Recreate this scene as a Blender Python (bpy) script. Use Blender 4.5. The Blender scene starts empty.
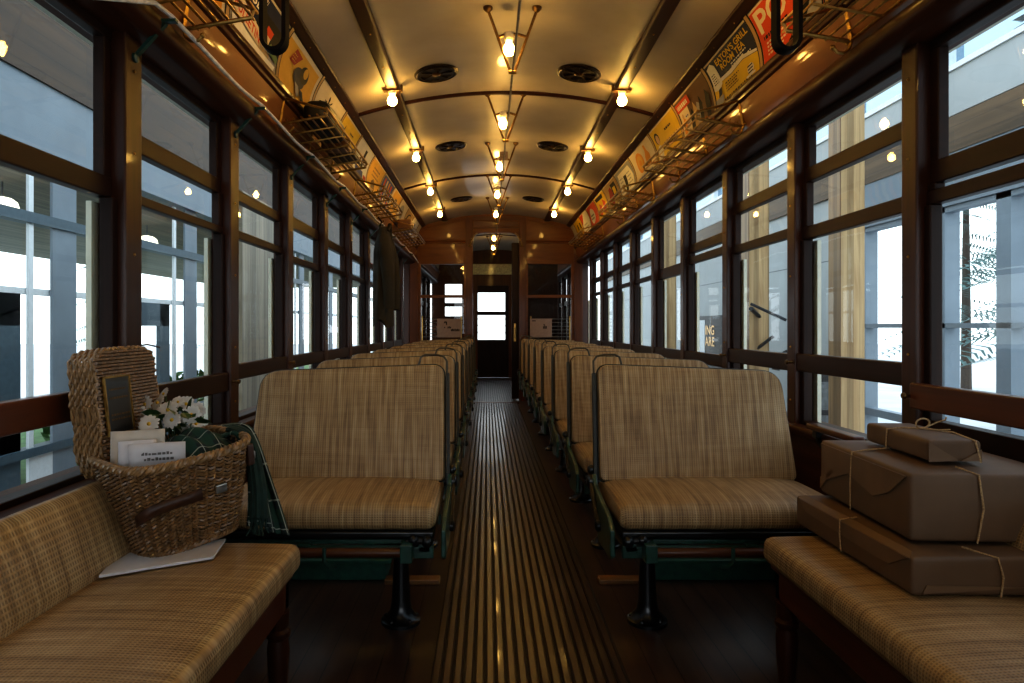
import bpy, math, random
from mathutils import Vector, Matrix
random.seed(7)
PI = math.pi
sc = bpy.context.scene
col = sc.collection
CX = .13            # centre line of the car (camera stands at x = 0)
EYE = 1.07
YB = 9.85           # bulkhead
Y0 = -2.4           # rear end of the car behind the camera
YE = 14.4           # far end wall

# ------------------------------------------------------------------ materials
def nt(name):
    m = bpy.data.materials.new(name); m.use_nodes = True
    t = m.node_tree; t.nodes.clear()
    out = t.nodes.new('ShaderNodeOutputMaterial')
    return m, t, out
def nd(t, kind, **kw):
    n = t.nodes.new(kind)
    for k, v in kw.items():
        if k.startswith('i_'): n.inputs[k[2:].replace('_', ' ')].default_value = v
        else: setattr(n, k, v)
    return n
def rgb(c): return (c[0], c[1], c[2], 1)
def principled(t, out, col_=None, rough=.5, metal=0, coat=0, coat_r=.1, spec=.5):
    p = t.nodes.new('ShaderNodeBsdfPrincipled')
    if col_: p.inputs['Base Color'].default_value = rgb(col_)
    p.inputs['Roughness'].default_value = rough
    p.inputs['Metallic'].default_value = metal
    p.inputs['Coat Weight'].default_value = coat
    p.inputs['Coat Roughness'].default_value = coat_r
    p.inputs['Specular IOR Level'].default_value = spec
    t.links.new(p.outputs[0], out.inputs[0])
    return p
def ramp(t, fac, stops):
    r = t.nodes.new('ShaderNodeValToRGB')
    e = r.color_ramp.elements
    while len(e) < len(stops): e.new(.5)
    for i, (p, c) in enumerate(stops):
        e[i].position = p; e[i].color = rgb(c)
    t.links.new(fac, r.inputs[0])
    return r.outputs[0]
def coords(t, scale, kind='Object'):
    tc = t.nodes.new('ShaderNodeTexCoord'); mp = t.nodes.new('ShaderNodeMapping')
    mp.inputs['Scale'].default_value = scale
    t.links.new(tc.outputs[kind], mp.inputs[0])
    return mp.outputs[0]
def bump(t, p, h, strength=.3, dist=.002):
    b = t.nodes.new('ShaderNodeBump')
    b.inputs['Strength'].default_value = strength; b.inputs['Distance'].default_value = dist
    t.links.new(h, b.inputs['Height']); t.links.new(b.outputs[0], p.inputs['Normal'])
def plain(name, c, rough=.5, metal=0, coat=0, var=.25, scale=30, bmp=.0, coat_r=.1, spec=.5):
    m, t, out = nt(name)
    p = principled(t, out, c, rough, metal, coat, coat_r, spec)
    n = nd(t, 'ShaderNodeTexNoise', i_Scale=scale, i_Detail=4.0)
    t.links.new(coords(t, (1, 1, 1)), n.inputs['Vector'])
    lo = tuple(x * (1 - var) for x in c); hi = tuple(min(1, x * (1 + var)) for x in c)
    t.links.new(ramp(t, n.outputs[0], [(.3, lo), (.7, hi)]), p.inputs['Base Color'])
    if bmp: bump(t, p, n.outputs[0], bmp)
    return m
def wood(name, c1, c2, axis='z', rough=.3, coat=.5, along=1.2, across=22, spec=.5):
    m, t, out = nt(name)
    p = principled(t, out, c1, rough, 0, coat, .06, spec)
    s = [across] * 3; s['xyz'.index(axis)] = along
    v = coords(t, s)
    n = nd(t, 'ShaderNodeTexNoise', i_Scale=1.0, i_Detail=6.0, i_Distortion=.7, i_Roughness=.6)
    t.links.new(v, n.inputs['Vector'])
    n2 = nd(t, 'ShaderNodeTexNoise', i_Scale=2.2, i_Detail=2.0)
    t.links.new(coords(t, (1, 1, 1)), n2.inputs['Vector'])
    mx = nd(t, 'ShaderNodeMix', data_type='FLOAT'); mx.inputs[0].default_value = .35
    t.links.new(n.outputs[0], mx.inputs[2]); t.links.new(n2.outputs[0], mx.inputs[3])
    t.links.new(ramp(t, mx.outputs[0], [(.3, c1), (.7, c2)]), p.inputs['Base Color'])
    bump(t, p, n.outputs[0], .12, .001)
    return m
def planks(name, c1, c2, gap, u='x', pitch=.1, axis='y', rough=.35, coat=0):
    """boards running along AXIS, side by side along U"""
    m, t, out = nt(name)
    p = principled(t, out, c1, rough, 0, coat)
    s = [18] * 3; s['xyz'.index(axis)] = 1.0
    n = nd(t, 'ShaderNodeTexNoise', i_Scale=1.0, i_Detail=6.0, i_Distortion=.6)
    t.links.new(coords(t, s), n.inputs['Vector'])
    base = ramp(t, n.outputs[0], [(.3, c1), (.72, c2)])
    tc = t.nodes.new('ShaderNodeTexCoord'); sp = t.nodes.new('ShaderNodeSeparateXYZ')
    t.links.new(tc.outputs['Object'], sp.inputs[0])
    d = nd(t, 'ShaderNodeMath', operation='DIVIDE'); d.inputs[1].default_value = pitch
    t.links.new(sp.outputs['xyz'.index(u)], d.inputs[0])
    fr = nd(t, 'ShaderNodeMath', operation='FRACT'); t.links.new(d.outputs[0], fr.inputs[0])
    g = nd(t, 'ShaderNodeMath', operation='GREATER_THAN'); g.inputs[1].default_value = .05
    t.links.new(fr.outputs[0], g.inputs[0])
    fl = nd(t, 'ShaderNodeMath', operation='FLOOR'); t.links.new(d.outputs[0], fl.inputs[0])
    wn = nd(t, 'ShaderNodeTexWhiteNoise', noise_dimensions='1D'); t.links.new(fl.outputs[0], wn.inputs['W'])
    hv = nd(t, 'ShaderNodeMapRange'); hv.inputs[3].default_value = .65; hv.inputs[4].default_value = 1.25
    t.links.new(wn.outputs[0], hv.inputs[0])
    mm = nd(t, 'ShaderNodeMix', data_type='RGBA', blend_type='MULTIPLY'); mm.inputs[0].default_value = 1
    t.links.new(base, mm.inputs[6]); t.links.new(hv.outputs[0], mm.inputs[7])
    mg = nd(t, 'ShaderNodeMix', data_type='RGBA')
    t.links.new(g.outputs[0], mg.inputs[0]); mg.inputs[6].default_value = rgb(gap)
    t.links.new(mm.outputs[2], mg.inputs[7]); t.links.new(mg.outputs[2], p.inputs['Base Color'])
    bump(t, p, g.outputs[0], .5, .003)
    return m
def rattan(name, lengthwise, k=1.0):
    """woven cane cloth: fine threads both ways, streaks of lighter and darker cane"""
    m, t, out = nt(name)
    p = principled(t, out, (.4, .26, .12), .42, 0, .12, .25)
    tc = t.nodes.new('ShaderNodeTexCoord'); sp = t.nodes.new('ShaderNodeSeparateXYZ')
    t.links.new(tc.outputs['Object'], sp.inputs[0])
    U = sp.outputs['xyz'.index(lengthwise)]
    other = [i for i in range(3) if i != 'xyz'.index(lengthwise)]
    ad = nd(t, 'ShaderNodeMath', operation='ADD')
    t.links.new(sp.outputs[other[0]], ad.inputs[0]); t.links.new(sp.outputs[other[1]], ad.inputs[1])
    W = ad.outputs[0]
    def thread(src, pitch):
        a = nd(t, 'ShaderNodeMath', operation='MULTIPLY'); a.inputs[1].default_value = 2 * PI / pitch
        t.links.new(src, a.inputs[0])
        s = nd(t, 'ShaderNodeMath', operation='SINE'); t.links.new(a.outputs[0], s.inputs[0])
        return s.outputs[0]
    tu, tw = thread(U, .0085), thread(W, .0085)
    pr = nd(t, 'ShaderNodeMath', operation='MULTIPLY'); t.links.new(tu, pr.inputs[0]); t.links.new(tw, pr.inputs[1])
    mxx = nd(t, 'ShaderNodeMath', operation='MAXIMUM'); t.links.new(tu, mxx.inputs[0]); t.links.new(tw, mxx.inputs[1])
    cb = t.nodes.new('ShaderNodeCombineXYZ')
    t.links.new(U, cb.inputs[0]); t.links.new(W, cb.inputs[1])
    def streak(su, sw, det=3.0):
        mp = t.nodes.new('ShaderNodeMapping'); mp.inputs['Scale'].default_value = (su, sw, 1)
        t.links.new(cb.outputs[0], mp.inputs[0])
        n = nd(t, 'ShaderNodeTexNoise', i_Scale=1.0, i_Detail=det); t.links.new(mp.outputs[0], n.inputs['Vector'])
        return n.outputs[0]
    s1, s2 = streak(70, 3.5), streak(4, 55)
    mx = nd(t, 'ShaderNodeMix', data_type='FLOAT'); mx.inputs[0].default_value = .22
    t.links.new(s1, mx.inputs[2]); t.links.new(s2, mx.inputs[3])
    c = ramp(t, mx.outputs[0], [(.30, (.20 * k, .115 * k, .047 * k)), (.5, (.40 * k, .26 * k, .12 * k)), (.72, (.58 * k, .43 * k, .235 * k))])
    hv = nd(t, 'ShaderNodeMapRange'); hv.inputs[1].default_value = -.4; hv.inputs[2].default_value = .9
    hv.inputs[3].default_value = .62; hv.inputs[4].default_value = 1.10
    t.links.new(mxx.outputs[0], hv.inputs[0])
    mm = nd(t, 'ShaderNodeMix', data_type='RGBA', blend_type='MULTIPLY'); mm.inputs[0].default_value = 1
    t.links.new(c, mm.inputs[6]); t.links.new(hv.outputs[0], mm.inputs[7])
    t.links.new(mm.outputs[2], p.inputs['Base Color'])
    bump(t, p, mxx.outputs[0], .35, .002)
    return m
def emit(name, c, s):
    m, t, out = nt(name)
    e = nd(t, 'ShaderNodeEmission'); e.inputs[0].default_value = rgb(c); e.inputs[1].default_value = s
    t.links.new(e.outputs[0], out.inputs[0]); return m
def glass(name, tint=(.93, .97, .96), refl=1.0):
    m, t, out = nt(name)
    tr = nd(t, 'ShaderNodeBsdfTransparent'); tr.inputs[0].default_value = rgb(tint)
    gl = nd(t, 'ShaderNodeBsdfGlossy'); gl.inputs['Roughness'].default_value = .015
    lw = nd(t, 'ShaderNodeLayerWeight'); lw.inputs[0].default_value = .5
    pw = nd(t, 'ShaderNodeMath', operation='POWER'); pw.inputs[1].default_value = 4.5
    t.links.new(lw.outputs['Facing'], pw.inputs[0])
    ml = nd(t, 'ShaderNodeMath', operation='MULTIPLY_ADD'); ml.inputs[1].default_value = .45; ml.inputs[2].default_value = .030 * refl; ml.use_clamp = True
    t.links.new(pw.outputs[0], ml.inputs[0])
    mx = nd(t, 'ShaderNodeMixShader')
    t.links.new(ml.outputs[0], mx.inputs[0]); t.links.new(tr.outputs[0], mx.inputs[1]); t.links.new(gl.outputs[0], mx.inputs[2])
    t.links.new(mx.outputs[0], out.inputs[0]); return m
def plaid(name):
    m, t, out = nt(name)
    p = principled(t, out, (.01, .03, .03), .9)
    tc = t.nodes.new('ShaderNodeTexCoord'); sp = t.nodes.new('ShaderNodeSeparateXYZ')
    t.links.new(tc.outputs['UV'], sp.inputs[0])
    def bands(src, n, w, off=0):
        a = nd(t, 'ShaderNodeMath', operation='MULTIPLY_ADD'); a.inputs[1].default_value = n; a.inputs[2].default_value = off
        t.links.new(src, a.inputs[0])
        f = nd(t, 'ShaderNodeMath', operation='FRACT'); t.links.new(a.outputs[0], f.inputs[0])
        l = nd(t, 'ShaderNodeMath', operation='LESS_THAN'); l.inputs[1].default_value = w
        t.links.new(f.outputs[0], l.inputs[0]); return l.outputs[0]
    cur = None
    base = (.008, .02, .022)
    for (src, n, w, off, c, f) in ((0, 4, .45, 0, (.015, .065, .045), .6), (1, 7, .45, 0, (.012, .05, .03), .6),
                                   (0, 4, .05, .3, (.34, .38, .34), .8), (1, 7, .05, .3, (.34, .38, .34), .8)):
        mx = nd(t, 'ShaderNodeMix', data_type='RGBA')
        ml = nd(t, 'ShaderNodeMath', operation='MULTIPLY'); ml.inputs[1].default_value = f
        t.links.new(bands(sp.outputs[src], n, w, off), ml.inputs[0]); t.links.new(ml.outputs[0], mx.inputs[0])
        if cur is None: mx.inputs[6].default_value = rgb(base)
        else: t.links.new(cur, mx.inputs[6])
        mx.inputs[7].default_value = rgb(c); cur = mx.outputs[2]
    t.links.new(cur, p.inputs['Base Color'])
    return m

M = {}
M['mahog_v'] = wood('mahogany upright', (.020, .0055, .002), (.070, .020, .006), 'z', .34, .10, spec=.3)
M['mahog_y'] = wood('mahogany lengthwise', (.024, .0065, .002), (.085, .025, .008), 'y', .45, .06, spec=.12)
M['mahog_x'] = wood('mahogany crosswise', (.04, .012, .004), (.12, .04, .013), 'x', .35, .25, spec=.35)
M['mahog_red'] = wood('reddish rail wood', (.045, .011, .004), (.12, .031, .010), 'y', .35, .25, spec=.35)
M['dark_v'] = wood('dark sash wood', (.009, .003, .0018), (.028, .009, .004), 'z', .45, 0, spec=.2)
M['dark_y'] = wood('dark sash wood lengthwise', (.011, .0038, .002), (.038, .012, .005), 'y', .42, 0, spec=.22)
M['beam'] = wood('ceiling beam wood', (.020, .006, .0025), (.055, .017, .006), 'y', .42, .05, spec=.3)
M['cove_wood'] = wood('varnished cove panel', (.17, .055, .010), (.34, .125, .028), 'y', .5, .3, 1.5, 9, .2)
M['bulk_wood'] = wood('bulkhead panel wood', (.085, .025, .005), (.20, .066, .014), 'x', .38, .12, 1.5, 12, .25)
M['bulk_v'] = wood('bulkhead stile wood', (.060, .017, .005), (.13, .040, .011), 'z', .38, .1, spec=.25)
M['floor'] = planks('dark plank floor', (.032, .016, .012), (.085, .043, .026), (.003, .002, .001), 'x', .085, 'y', .33)
M['slat'] = wood('worn aisle slats', (.024, .013, .010), (.072, .039, .027), 'y', .32, .15, 2.5, 30)
M['slat_bed'] = plain('dark bed between slats', (.008, .005, .004), .7)  # near-black base that fills the gaps between the slats
def ceiling_mat():
    m, t, out = nt('cream enamel ceiling')
    p = principled(t, out, (.52, .45, .36), .45, 0, .30, .07)
    n = nd(t, 'ShaderNodeTexNoise', i_Scale=3.0, i_Detail=5.0); t.links.new(coords(t, (1, 1, 1)), n.inputs['Vector'])
    t.links.new(ramp(t, n.outputs[0], [(.3, (.44, .375, .285)), (.7, (.55, .48, .38))]), p.inputs['Base Color'])
    n2 = nd(t, 'ShaderNodeTexNoise', i_Scale=220.0, i_Detail=2.0); t.links.new(coords(t, (1, 1, 1)), n2.inputs['Vector'])
    bump(t, p, n2.outputs[0], .05, .001)
    return m
M['ceiling'] = ceiling_mat()
M['rattan_seat'] = rattan('woven cane seat cloth', 'x')
M['rattan_bench'] = rattan('woven cane bench cloth', 'y', .92)
M['green'] = plain('dark green iron', (.016, .062, .046), .38, 0, .3, .3, 40)
M['green_l'] = plain('green sheet metal', (.03, .12, .085), .42, 0, .2, .25, 25)
M['iron'] = plain('black cast iron', (.006, .007, .008), .32, .2, .5)
M['piping'] = plain('dark seat piping', (.02, .022, .018), .5)
M['brass'] = plain('aged brass', (.42, .24, .07), .28, 1, 0, .3, 60)
M['rack'] = plain('rack brass', (.40, .23, .06), .32, 1, 0, .3, 60)
M['brass_d'] = plain('dark bronze', (.16, .09, .035), .35, .9, 0, .3, 60)
M['steel_d'] = plain('worn dark steel', (.10, .09, .07), .4, .8)
M['steel'] = plain('dull steel', (.35, .34, .32), .35, 1)
M['socket'] = plain('lamp socket porcelain', (.75, .68, .55), .35)
M['bulb'] = emit('lit bulb', (1, .58, .13), 125)
M['glass'] = glass('window pane', (.90, .96, .95), 1.5)
M['glass_blue'] = glass('tinted high pane', (.30, .42, .52), 1.5)
M['glass_far'] = glass('bulkhead pane', (.8, .8, .78), 1.6)
M['leather'] = plain('black leather', (.008, .006, .005), .65, 0, 0, spec=.08)
M['leather_b'] = plain('brown leather', (.05, .018, .008), .45, 0, .1)
M['kraft'] = plain('brown wrapping paper', (.125, .070, .034), .6, 0, 0, .12, 9, .15)
M['kraft_l'] = plain('lighter wrapping paper', (.165, .095, .048), .55, 0, 0, .12, 9, .15)
M['kraft_d'] = plain('paper fold', (.13, .065, .03), .6, 0, 0, .12, 9, .15)
M['twine'] = plain('twine', (.42, .28, .14), .8, 0, 0, .4, 300)
M['wicker'] = plain('wicker cane', (.20, .11, .045), .42, 0, .2, .45, 55)
M['wicker_l'] = plain('pale wicker cane', (.27, .16, .07), .42, 0, .2, .4, 55)
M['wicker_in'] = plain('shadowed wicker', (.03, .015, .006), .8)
M['paper'] = plain('white paper', (.62, .60, .62), .6, 0, 0, .08, 20)
M['paper2'] = plain('cream paper', (.55, .50, .44), .6, 0, 0, .08, 20)
M['ink'] = plain('grey ink', (.12, .11, .11), .7)
M['petal'] = plain('white petal', (.60, .58, .55), .6, 0, 0, .1)
M['yolk'] = plain('yellow flower eye', (.65, .40, .03), .7)
M['leaf'] = plain('green leaf', (.03, .07, .02), .5, 0, 0, .4, 60)
M['plaid'] = plaid('dark green plaid wool')
M['fringe'] = plain('dark green wool', (.008, .028, .022), .9)
M['plaque'] = plain('dark plaque', (.015, .013, .012), .35, 0, .3)
M['coat'] = plain('dark olive wool', (.036, .026, .012), .9, 0, 0, .3, 200)
M['bag'] = plain('black bag leather', (.010, .008, .006), .5)
M['case'] = plain('grey brown case', (.10, .075, .05), .5)
M['box_b'] = wood('light brown box', (.16, .07, .022), (.30, .14, .045), 'y', .4, .3)
M['cable'] = plain('white rubber cable', (.78, .74, .68), .35)
M['rope'] = plain('grey cord', (.30, .25, .19), .7)
M['card'] = plain('pinkish notice card', (.30, .20, .15), .6, 0, 0, .08)
M['vent'] = plain('blackened vent bronze', (.05, .036, .022), .3, .85, 0, .3)
M['vent_hole'] = plain('vent opening', (.004, .003, .003), .8)
M['cream_ext'] = plain('cream outside paint', (.78, .76, .62), .5, 0, 0, .06)
M['white'] = plain('white frame paint', (.78, .82, .85), .5, 0, 0, .05)
M['wallwhite'] = plain('hall wall paint', (.40, .43, .44), .6, 0, 0, .05, 3)
M['bluegrey'] = plain('blue grey pilaster', (.20, .245, .29), .6, 0, 0, .08, 4)
M['doorblue'] = plain('slate blue door', (.06, .10, .13), .5, 0, 0, .1)
M['hallfloor'] = plain('hall concrete', (.42, .42, .41), .6, 0, 0, .15, 3)
M['glulam'] = planks('glulam timber', (.36, .22, .10), (.60, .42, .22), (.28, .17, .08), 'x', .06, 'z', .5)
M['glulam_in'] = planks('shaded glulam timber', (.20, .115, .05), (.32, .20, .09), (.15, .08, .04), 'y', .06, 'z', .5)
M['board'] = planks('weathered board wall', (.20, .165, .115), (.33, .28, .20), (.14, .11, .08), 'y', .16, 'z', .6)
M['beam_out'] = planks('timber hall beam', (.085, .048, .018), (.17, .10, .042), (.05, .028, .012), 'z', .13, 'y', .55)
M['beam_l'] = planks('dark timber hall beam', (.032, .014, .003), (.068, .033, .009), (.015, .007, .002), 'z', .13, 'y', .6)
M['soffit'] = planks('slatted soffit', (.16, .13, .09), (.24, .19, .13), (.05, .04, .03), 'x', .07, 'y', .6)
M['grass'] = plain('pale paving', (.60, .61, .62), .9, 0, 0, .12, 1)
M['grass2'] = plain('lawn green', (.07, .15, .045), .9, 0, 0, .35, 5)
M['bush'] = plain('shrub leaves', (.05, .12, .03), .8, 0, 0, .5, 9)
M['needle'] = plain('conifer needles', (.10, .17, .16), .8, 0, 0, .4, 9)
M['bark'] = plain('bark', (.06, .045, .035), .9)
M['lampglow'] = emit('lit pendant shade', (1, .93, .78), 3.0)
M['machine'] = plain('dark machine iron', (.03, .032, .036), .5, .3)
M['machine_l'] = plain('grey machine iron', (.14, .15, .16), .5, .3)
M['cream_panel'] = plain('cream header panel', (.88, .74, .36), .4, 0, .3)
M['roof_out'] = plain('car roof canvas', (.10, .09, .08), .8)
def flat(key, c, rough=.55, coat=.05):
    if key not in M: M[key] = plain('print ' + key, c, rough, 0, 0, .06, 14, spec=.04)
    return M[key]
for k, c in dict(p_navy=(.012, .018, .05), p_yel=(.62, .40, .02), p_red=(.52, .06, .02), p_cream=(.62, .52, .36), p_grey=(.30, .27, .25),
                 p_black=(.012, .011, .012), p_orange=(.60, .24, .03), p_brown=(.13, .07, .04), p_white=(.68, .64, .56), p_green=(.10, .16, .08),
                 p_blue=(.06, .08, .25), p_gold=(.60, .33, .05), p_skin=(.50, .33, .2), p_tan=(.40, .26, .12), p_dred=(.28, .02, .02), p_steel=(.25, .25, .27)).items():
    flat(k, c)

# ------------------------------------------------------------------ mesh builder
class MB:
    def __init__(s): s.v = []; s.f = []; s.uv = None
    def add(s, vs, fs):
        b = len(s.v); s.v += [tuple(v) for v in vs]; s.f += [tuple(i + b for i in f) for f in fs]; return s
    def box(s, x0, x1, y0, y1, z0, z1):
        if x0 > x1: x0, x1 = x1, x0
        if y0 > y1: y0, y1 = y1, y0
        if z0 > z1: z0, z1 = z1, z0
        return s.add([(x0, y0, z0), (x1, y0, z0), (x1, y1, z0), (x0, y1, z0), (x0, y0, z1), (x1, y0, z1), (x1, y1, z1), (x0, y1, z1)],
                     [(0, 3, 2, 1), (4, 5, 6, 7), (0, 1, 5, 4), (1, 2, 6, 5), (2, 3, 7, 6), (3, 0, 4, 7)])
    def bar(s, a, b, w, h):
        """rectangular bar from a to b"""
        a, b = Vector(a), Vector(b); d = (b - a).normalized()
        up = Vector((0, 0, 1)) if abs(d.z) < .95 else Vector((0, 1, 0))
        x = d.cross(up).normalized(); z = x.cross(d)
        c = [x * w / 2 * i + z * h / 2 * j for i, j in ((-1, -1), (1, -1), (1, 1), (-1, 1))]
        return s.add([a + k for k in c] + [b + k for k in c], [(0, 1, 2, 3), (7, 6, 5, 4), (0, 4, 5, 1), (1, 5, 6, 2), (2, 6, 7, 3), (3, 7, 4, 0)])
    def tube(s, pts, r, n=8, closed=False, caps=True):
        P = [Vector(p) for p in pts]; N = len(P)
        R = r if isinstance(r, (list, tuple)) else [r] * N
        T = []
        for i in range(N):
            a = P[(i - 1) % N] if (closed or i > 0) else P[i]
            b = P[(i + 1) % N] if (closed or i < N - 1) else P[i]
            T.append((b - a).normalized())
        u = T[0].orthogonal().normalized(); rings = []
        for i in range(N):
            if i:
                ax = T[i - 1].cross(T[i])
                if ax.length > 1e-7: u = Matrix.Rotation(T[i - 1].angle(T[i]), 3, ax.normalized()) @ u
            w = T[i].cross(u)
            rings.append([P[i] + (u * math.cos(2 * PI * k / n) + w * math.sin(2 * PI * k / n)) * R[i] for k in range(n)])
        vs = [q for g in rings for q in g]; fs = []
        for i in range(N if closed else N - 1):
            j = (i + 1) % N
            for k in range(n):
                fs.append((i * n + k, i * n + (k + 1) % n, j * n + (k + 1) % n, j * n + k))
        if caps and not closed: fs += [tuple(range(n - 1, -1, -1)), tuple((N - 1) * n + k for k in range(n))]
        return s.add(vs, fs)
    def lathe(s, prof, n=20, c=(0, 0, 0), mat=None):
        vs = []
        for r, z in prof:
            for k in range(n):
                v = Vector((r * math.cos(2 * PI * k / n), r * math.sin(2 * PI * k / n), z))
                vs.append((mat @ v if mat else v) + Vector(c))
        fs = [(i * n + k, i * n + (k + 1) % n, (i + 1) * n + (k + 1) % n, (i + 1) * n + k) for i in range(len(prof) - 1) for k in range(n)]
        fs += [tuple(range(n - 1, -1, -1)), tuple((len(prof) - 1) * n + k for k in range(n))]
        return s.add(vs, fs)
    def prism(s, poly, lo, hi, axis='y'):
        """2-D polygon (a,b) extruded along AXIS: y -> (a,*,b), x -> (*,a,b), z -> (a,b,*)"""
        mk = {'y': lambda a, b, t: (a, t, b), 'x': lambda a, b, t: (t, a, b), 'z': lambda a, b, t: (a, b, t)}[axis]
        n = len(poly)
        vs = [mk(a, b, lo) for a, b in poly] + [mk(a, b, hi) for a, b in poly]
        fs = [tuple(range(n - 1, -1, -1)), tuple(range(n, 2 * n))] + [(i, (i + 1) % n, n + (i + 1) % n, n + i) for i in range(n)]
        return s.add(vs, fs)
    def grid(s, fn, nu, nv, closed_u=False):
        m = nu if closed_u else nu + 1
        vs = [fn(i / nu, j / nv) for j in range(nv + 1) for i in range(m)]
        fs = [(j * m + i, j * m + (i + 1) % m, (j + 1) * m + (i + 1) % m, (j + 1) * m + i) for j in range(nv) for i in range(nu)]
        return s.add(vs, fs)
    def ball(s, c, r, n=12, m=8, sc_=(1, 1, 1)):
        c = Vector(c)
        return s.grid(lambda u, v: c + Vector((r * sc_[0] * math.sin(PI * (v * .998 + .001)) * math.cos(2 * PI * u), r * sc_[1] * math.sin(PI * (v * .998 + .001)) * math.sin(2 * PI * u),
                                               -r * sc_[2] * math.cos(PI * (v * .998 + .001)))), n, m, True)
    def rbox(s, c, size, r, n=5, crown=0, mat=None):
        """rounded box; CROWN lifts the middle of the top"""
        c = Vector(c); hx, hy, hz = size[0] / 2, size[1] / 2, size[2] / 2
        def face(ax, sg):
            a, b = [(1, 2), (2, 0), (0, 1)][ax]
            h = (hx, hy, hz)
            def coords_(L):
                o = [-L, ]
                k = [math.sin(PI / 2 * i / n) for i in range(n + 1)]
                left = [-L + r * (1 - math.cos(PI / 2 * i / n)) for i in range(n + 1)]
                mid = [(-L + r) + (2 * L - 2 * r) * i / 8 for i in range(1, 8)]
                return left + mid + [-x for x in reversed(left)]
            A, B = coords_(h[a]), coords_(h[b]); vs = []
            for q in B:
                for p_ in A:
                    v = [0, 0, 0]; v[ax] = sg * h[ax]; v[a] = p_; v[b] = q
                    core = Vector([max(-(h[i] - r), min(h[i] - r, v[i])) for i in range(3)])
                    d = Vector(v) - core
                    w = core + (d.normalized() * r if d.length > 1e-9 else d)
                    if crown and w.z > -hz + r:
                        f = (1 - (w.x / hx) ** 4) * (1 - (w.y / hy) ** 2)
                        w.z += crown * max(0, f) * (w.z + hz) / (2 * hz)
                    vs.append((mat @ w if mat else w) + c)
            m = len(A); fs = []
            for j in range(len(B) - 1):
                for i in range(m - 1):
                    q = (j * m + i, j * m + i + 1, (j + 1) * m + i + 1, (j + 1) * m + i)
                    fs.append(q if sg > 0 else q[::-1])
            s.add(vs, fs)
        for ax in range(3):
            for sg in (-1, 1): face(ax, sg)
        return s
    def build(s, name, mat, parent=None, smooth=True, bevel=0, local=False, seg=2, weld=False):
        off = Vector((0, 0, 0))
        if parent is not None and not local:
            p = parent
            while p is not None: off += p.location; p = p.parent
        me = bpy.data.meshes.new(name)
        me.from_pydata([tuple(Vector(v) - off) for v in s.v], [], s.f)
        if weld:
            import bmesh
            bm = bmesh.new(); bm.from_mesh(me); bmesh.ops.remove_doubles(bm, verts=bm.verts, dist=1e-5); bm.to_mesh(me); bm.free()
        me.update()
        o = bpy.data.objects.new(name, me); col.objects.link(o)
        me.materials.append(mat if not isinstance(mat, str) else M[mat])
        if smooth:
            me.shade_smooth(); me.set_sharp_from_angle(angle=math.radians(38))
        if bevel:
            b = o.modifiers.new('edge', 'BEVEL'); b.width = bevel; b.segments = seg; b.limit_method = 'ANGLE'; b.angle_limit = .7
        if parent is not None: o.parent = parent
        return o

def tag(o, label, cat, group=None, kind=None):
    if label: o['label'] = label
    if cat: o['category'] = cat
    if group: o['group'] = group
    if kind: o['kind'] = kind
    return o
def thing(name, loc, label, cat, group=None, rz=0):
    o = bpy.data.objects.new(name, None); col.objects.link(o)
    o.location = loc; o.rotation_euler = (0, 0, rz); o.empty_display_size = .05
    return tag(o, label, cat, group)
def struct(name, mb, mat, parent=None, label=None, **kw):
    o = mb.build(name, mat, parent, **kw)
    if parent is None:
        o['kind'] = 'structure'
        if label: o['label'] = label
    return o
def sroot(name, loc, label=None):
    o = bpy.data.objects.new(name, None); col.objects.link(o); o.location = loc; o['kind'] = 'structure'
    if label: o['label'] = label
    return o
def copy_tree(o, parent=None):
    c = o.copy(); col.objects.link(c)
    if parent is not None: c.parent = parent
    for ch in list(o.children): copy_tree(ch, c)
    return c
ORD = ['first', 'second', 'third', 'fourth', 'fifth', 'sixth', 'seventh', 'eighth', 'ninth', 'tenth', 'eleventh', 'twelfth']
def sx(s, h): return CX + s * h          # side s (-1 left, +1 right) and distance from the centre line -> x
SIDE = {-1: 'left', 1: 'right'}

# ------------------------------------------------------------------ shell of the car
HC = 1.055; ZC = 2.54; ZT = 2.705
def zceil(h): return ZC + (ZT - ZC) * (1 - (h / HC) ** 2)
NA = 28
def ceiling_mb(y0, y1):
    b = MB()
    b.grid(lambda u, v: (CX + HC * (2 * u - 1), y0 + (y1 - y0) * v, zceil(HC * (2 * u - 1))), NA, 24)
    # closing roof above
    b.grid(lambda u, v: (CX + 1.42 * (2 * u - 1), y0 + (y1 - y0) * v, zceil(HC * (2 * u - 1)) + .06 - .45 * abs(2 * u - 1) ** 4), NA, 1)
    return b
struct('ceiling', ceiling_mb(Y0, YE), 'ceiling', label='arched cream enamel ceiling of the tram car')
struct('floor', MB().box(CX - 1.3, CX + 1.3, Y0, YE, -.06, 0), 'floor', label='dark plank floor of the tram car')
# ridged aisle
def slats(y0, y1, z=0):
    b = MB(); n = 18; w = .58 / n
    for i in range(n):
        x = CX - .285 + .57 * i / (n - 1) * .985
        b.prism([(x - .0135, z), (x + .0135, z), (x + .0122, z + .009), (x + .009, z + .0115), (x - .009, z + .0115), (x - .0122, z + .009)], y0, y1, 'y')
    return b
aisle = struct('floor_aisle_slats', slats(Y0 + .05, 9.45, .004), 'slat', smooth=False, label='worn ridged wooden slats running down the aisle')
struct('slat_bed', MB().box(CX - .30, CX + .30, Y0 + .05, 9.45, 0, .005), 'slat_bed', aisle, smooth=False)
aisle2 = struct('floor_entry_slats', slats(9.6, 13.6, .004), 'slat', smooth=False, label='ridged slats of the aisle beyond the bulkhead doorway')
struct('slat_bed', MB().box(CX - .30, CX + .30, 9.6, 13.6, 0, .005), 'slat_bed', aisle2, smooth=False)
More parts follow.
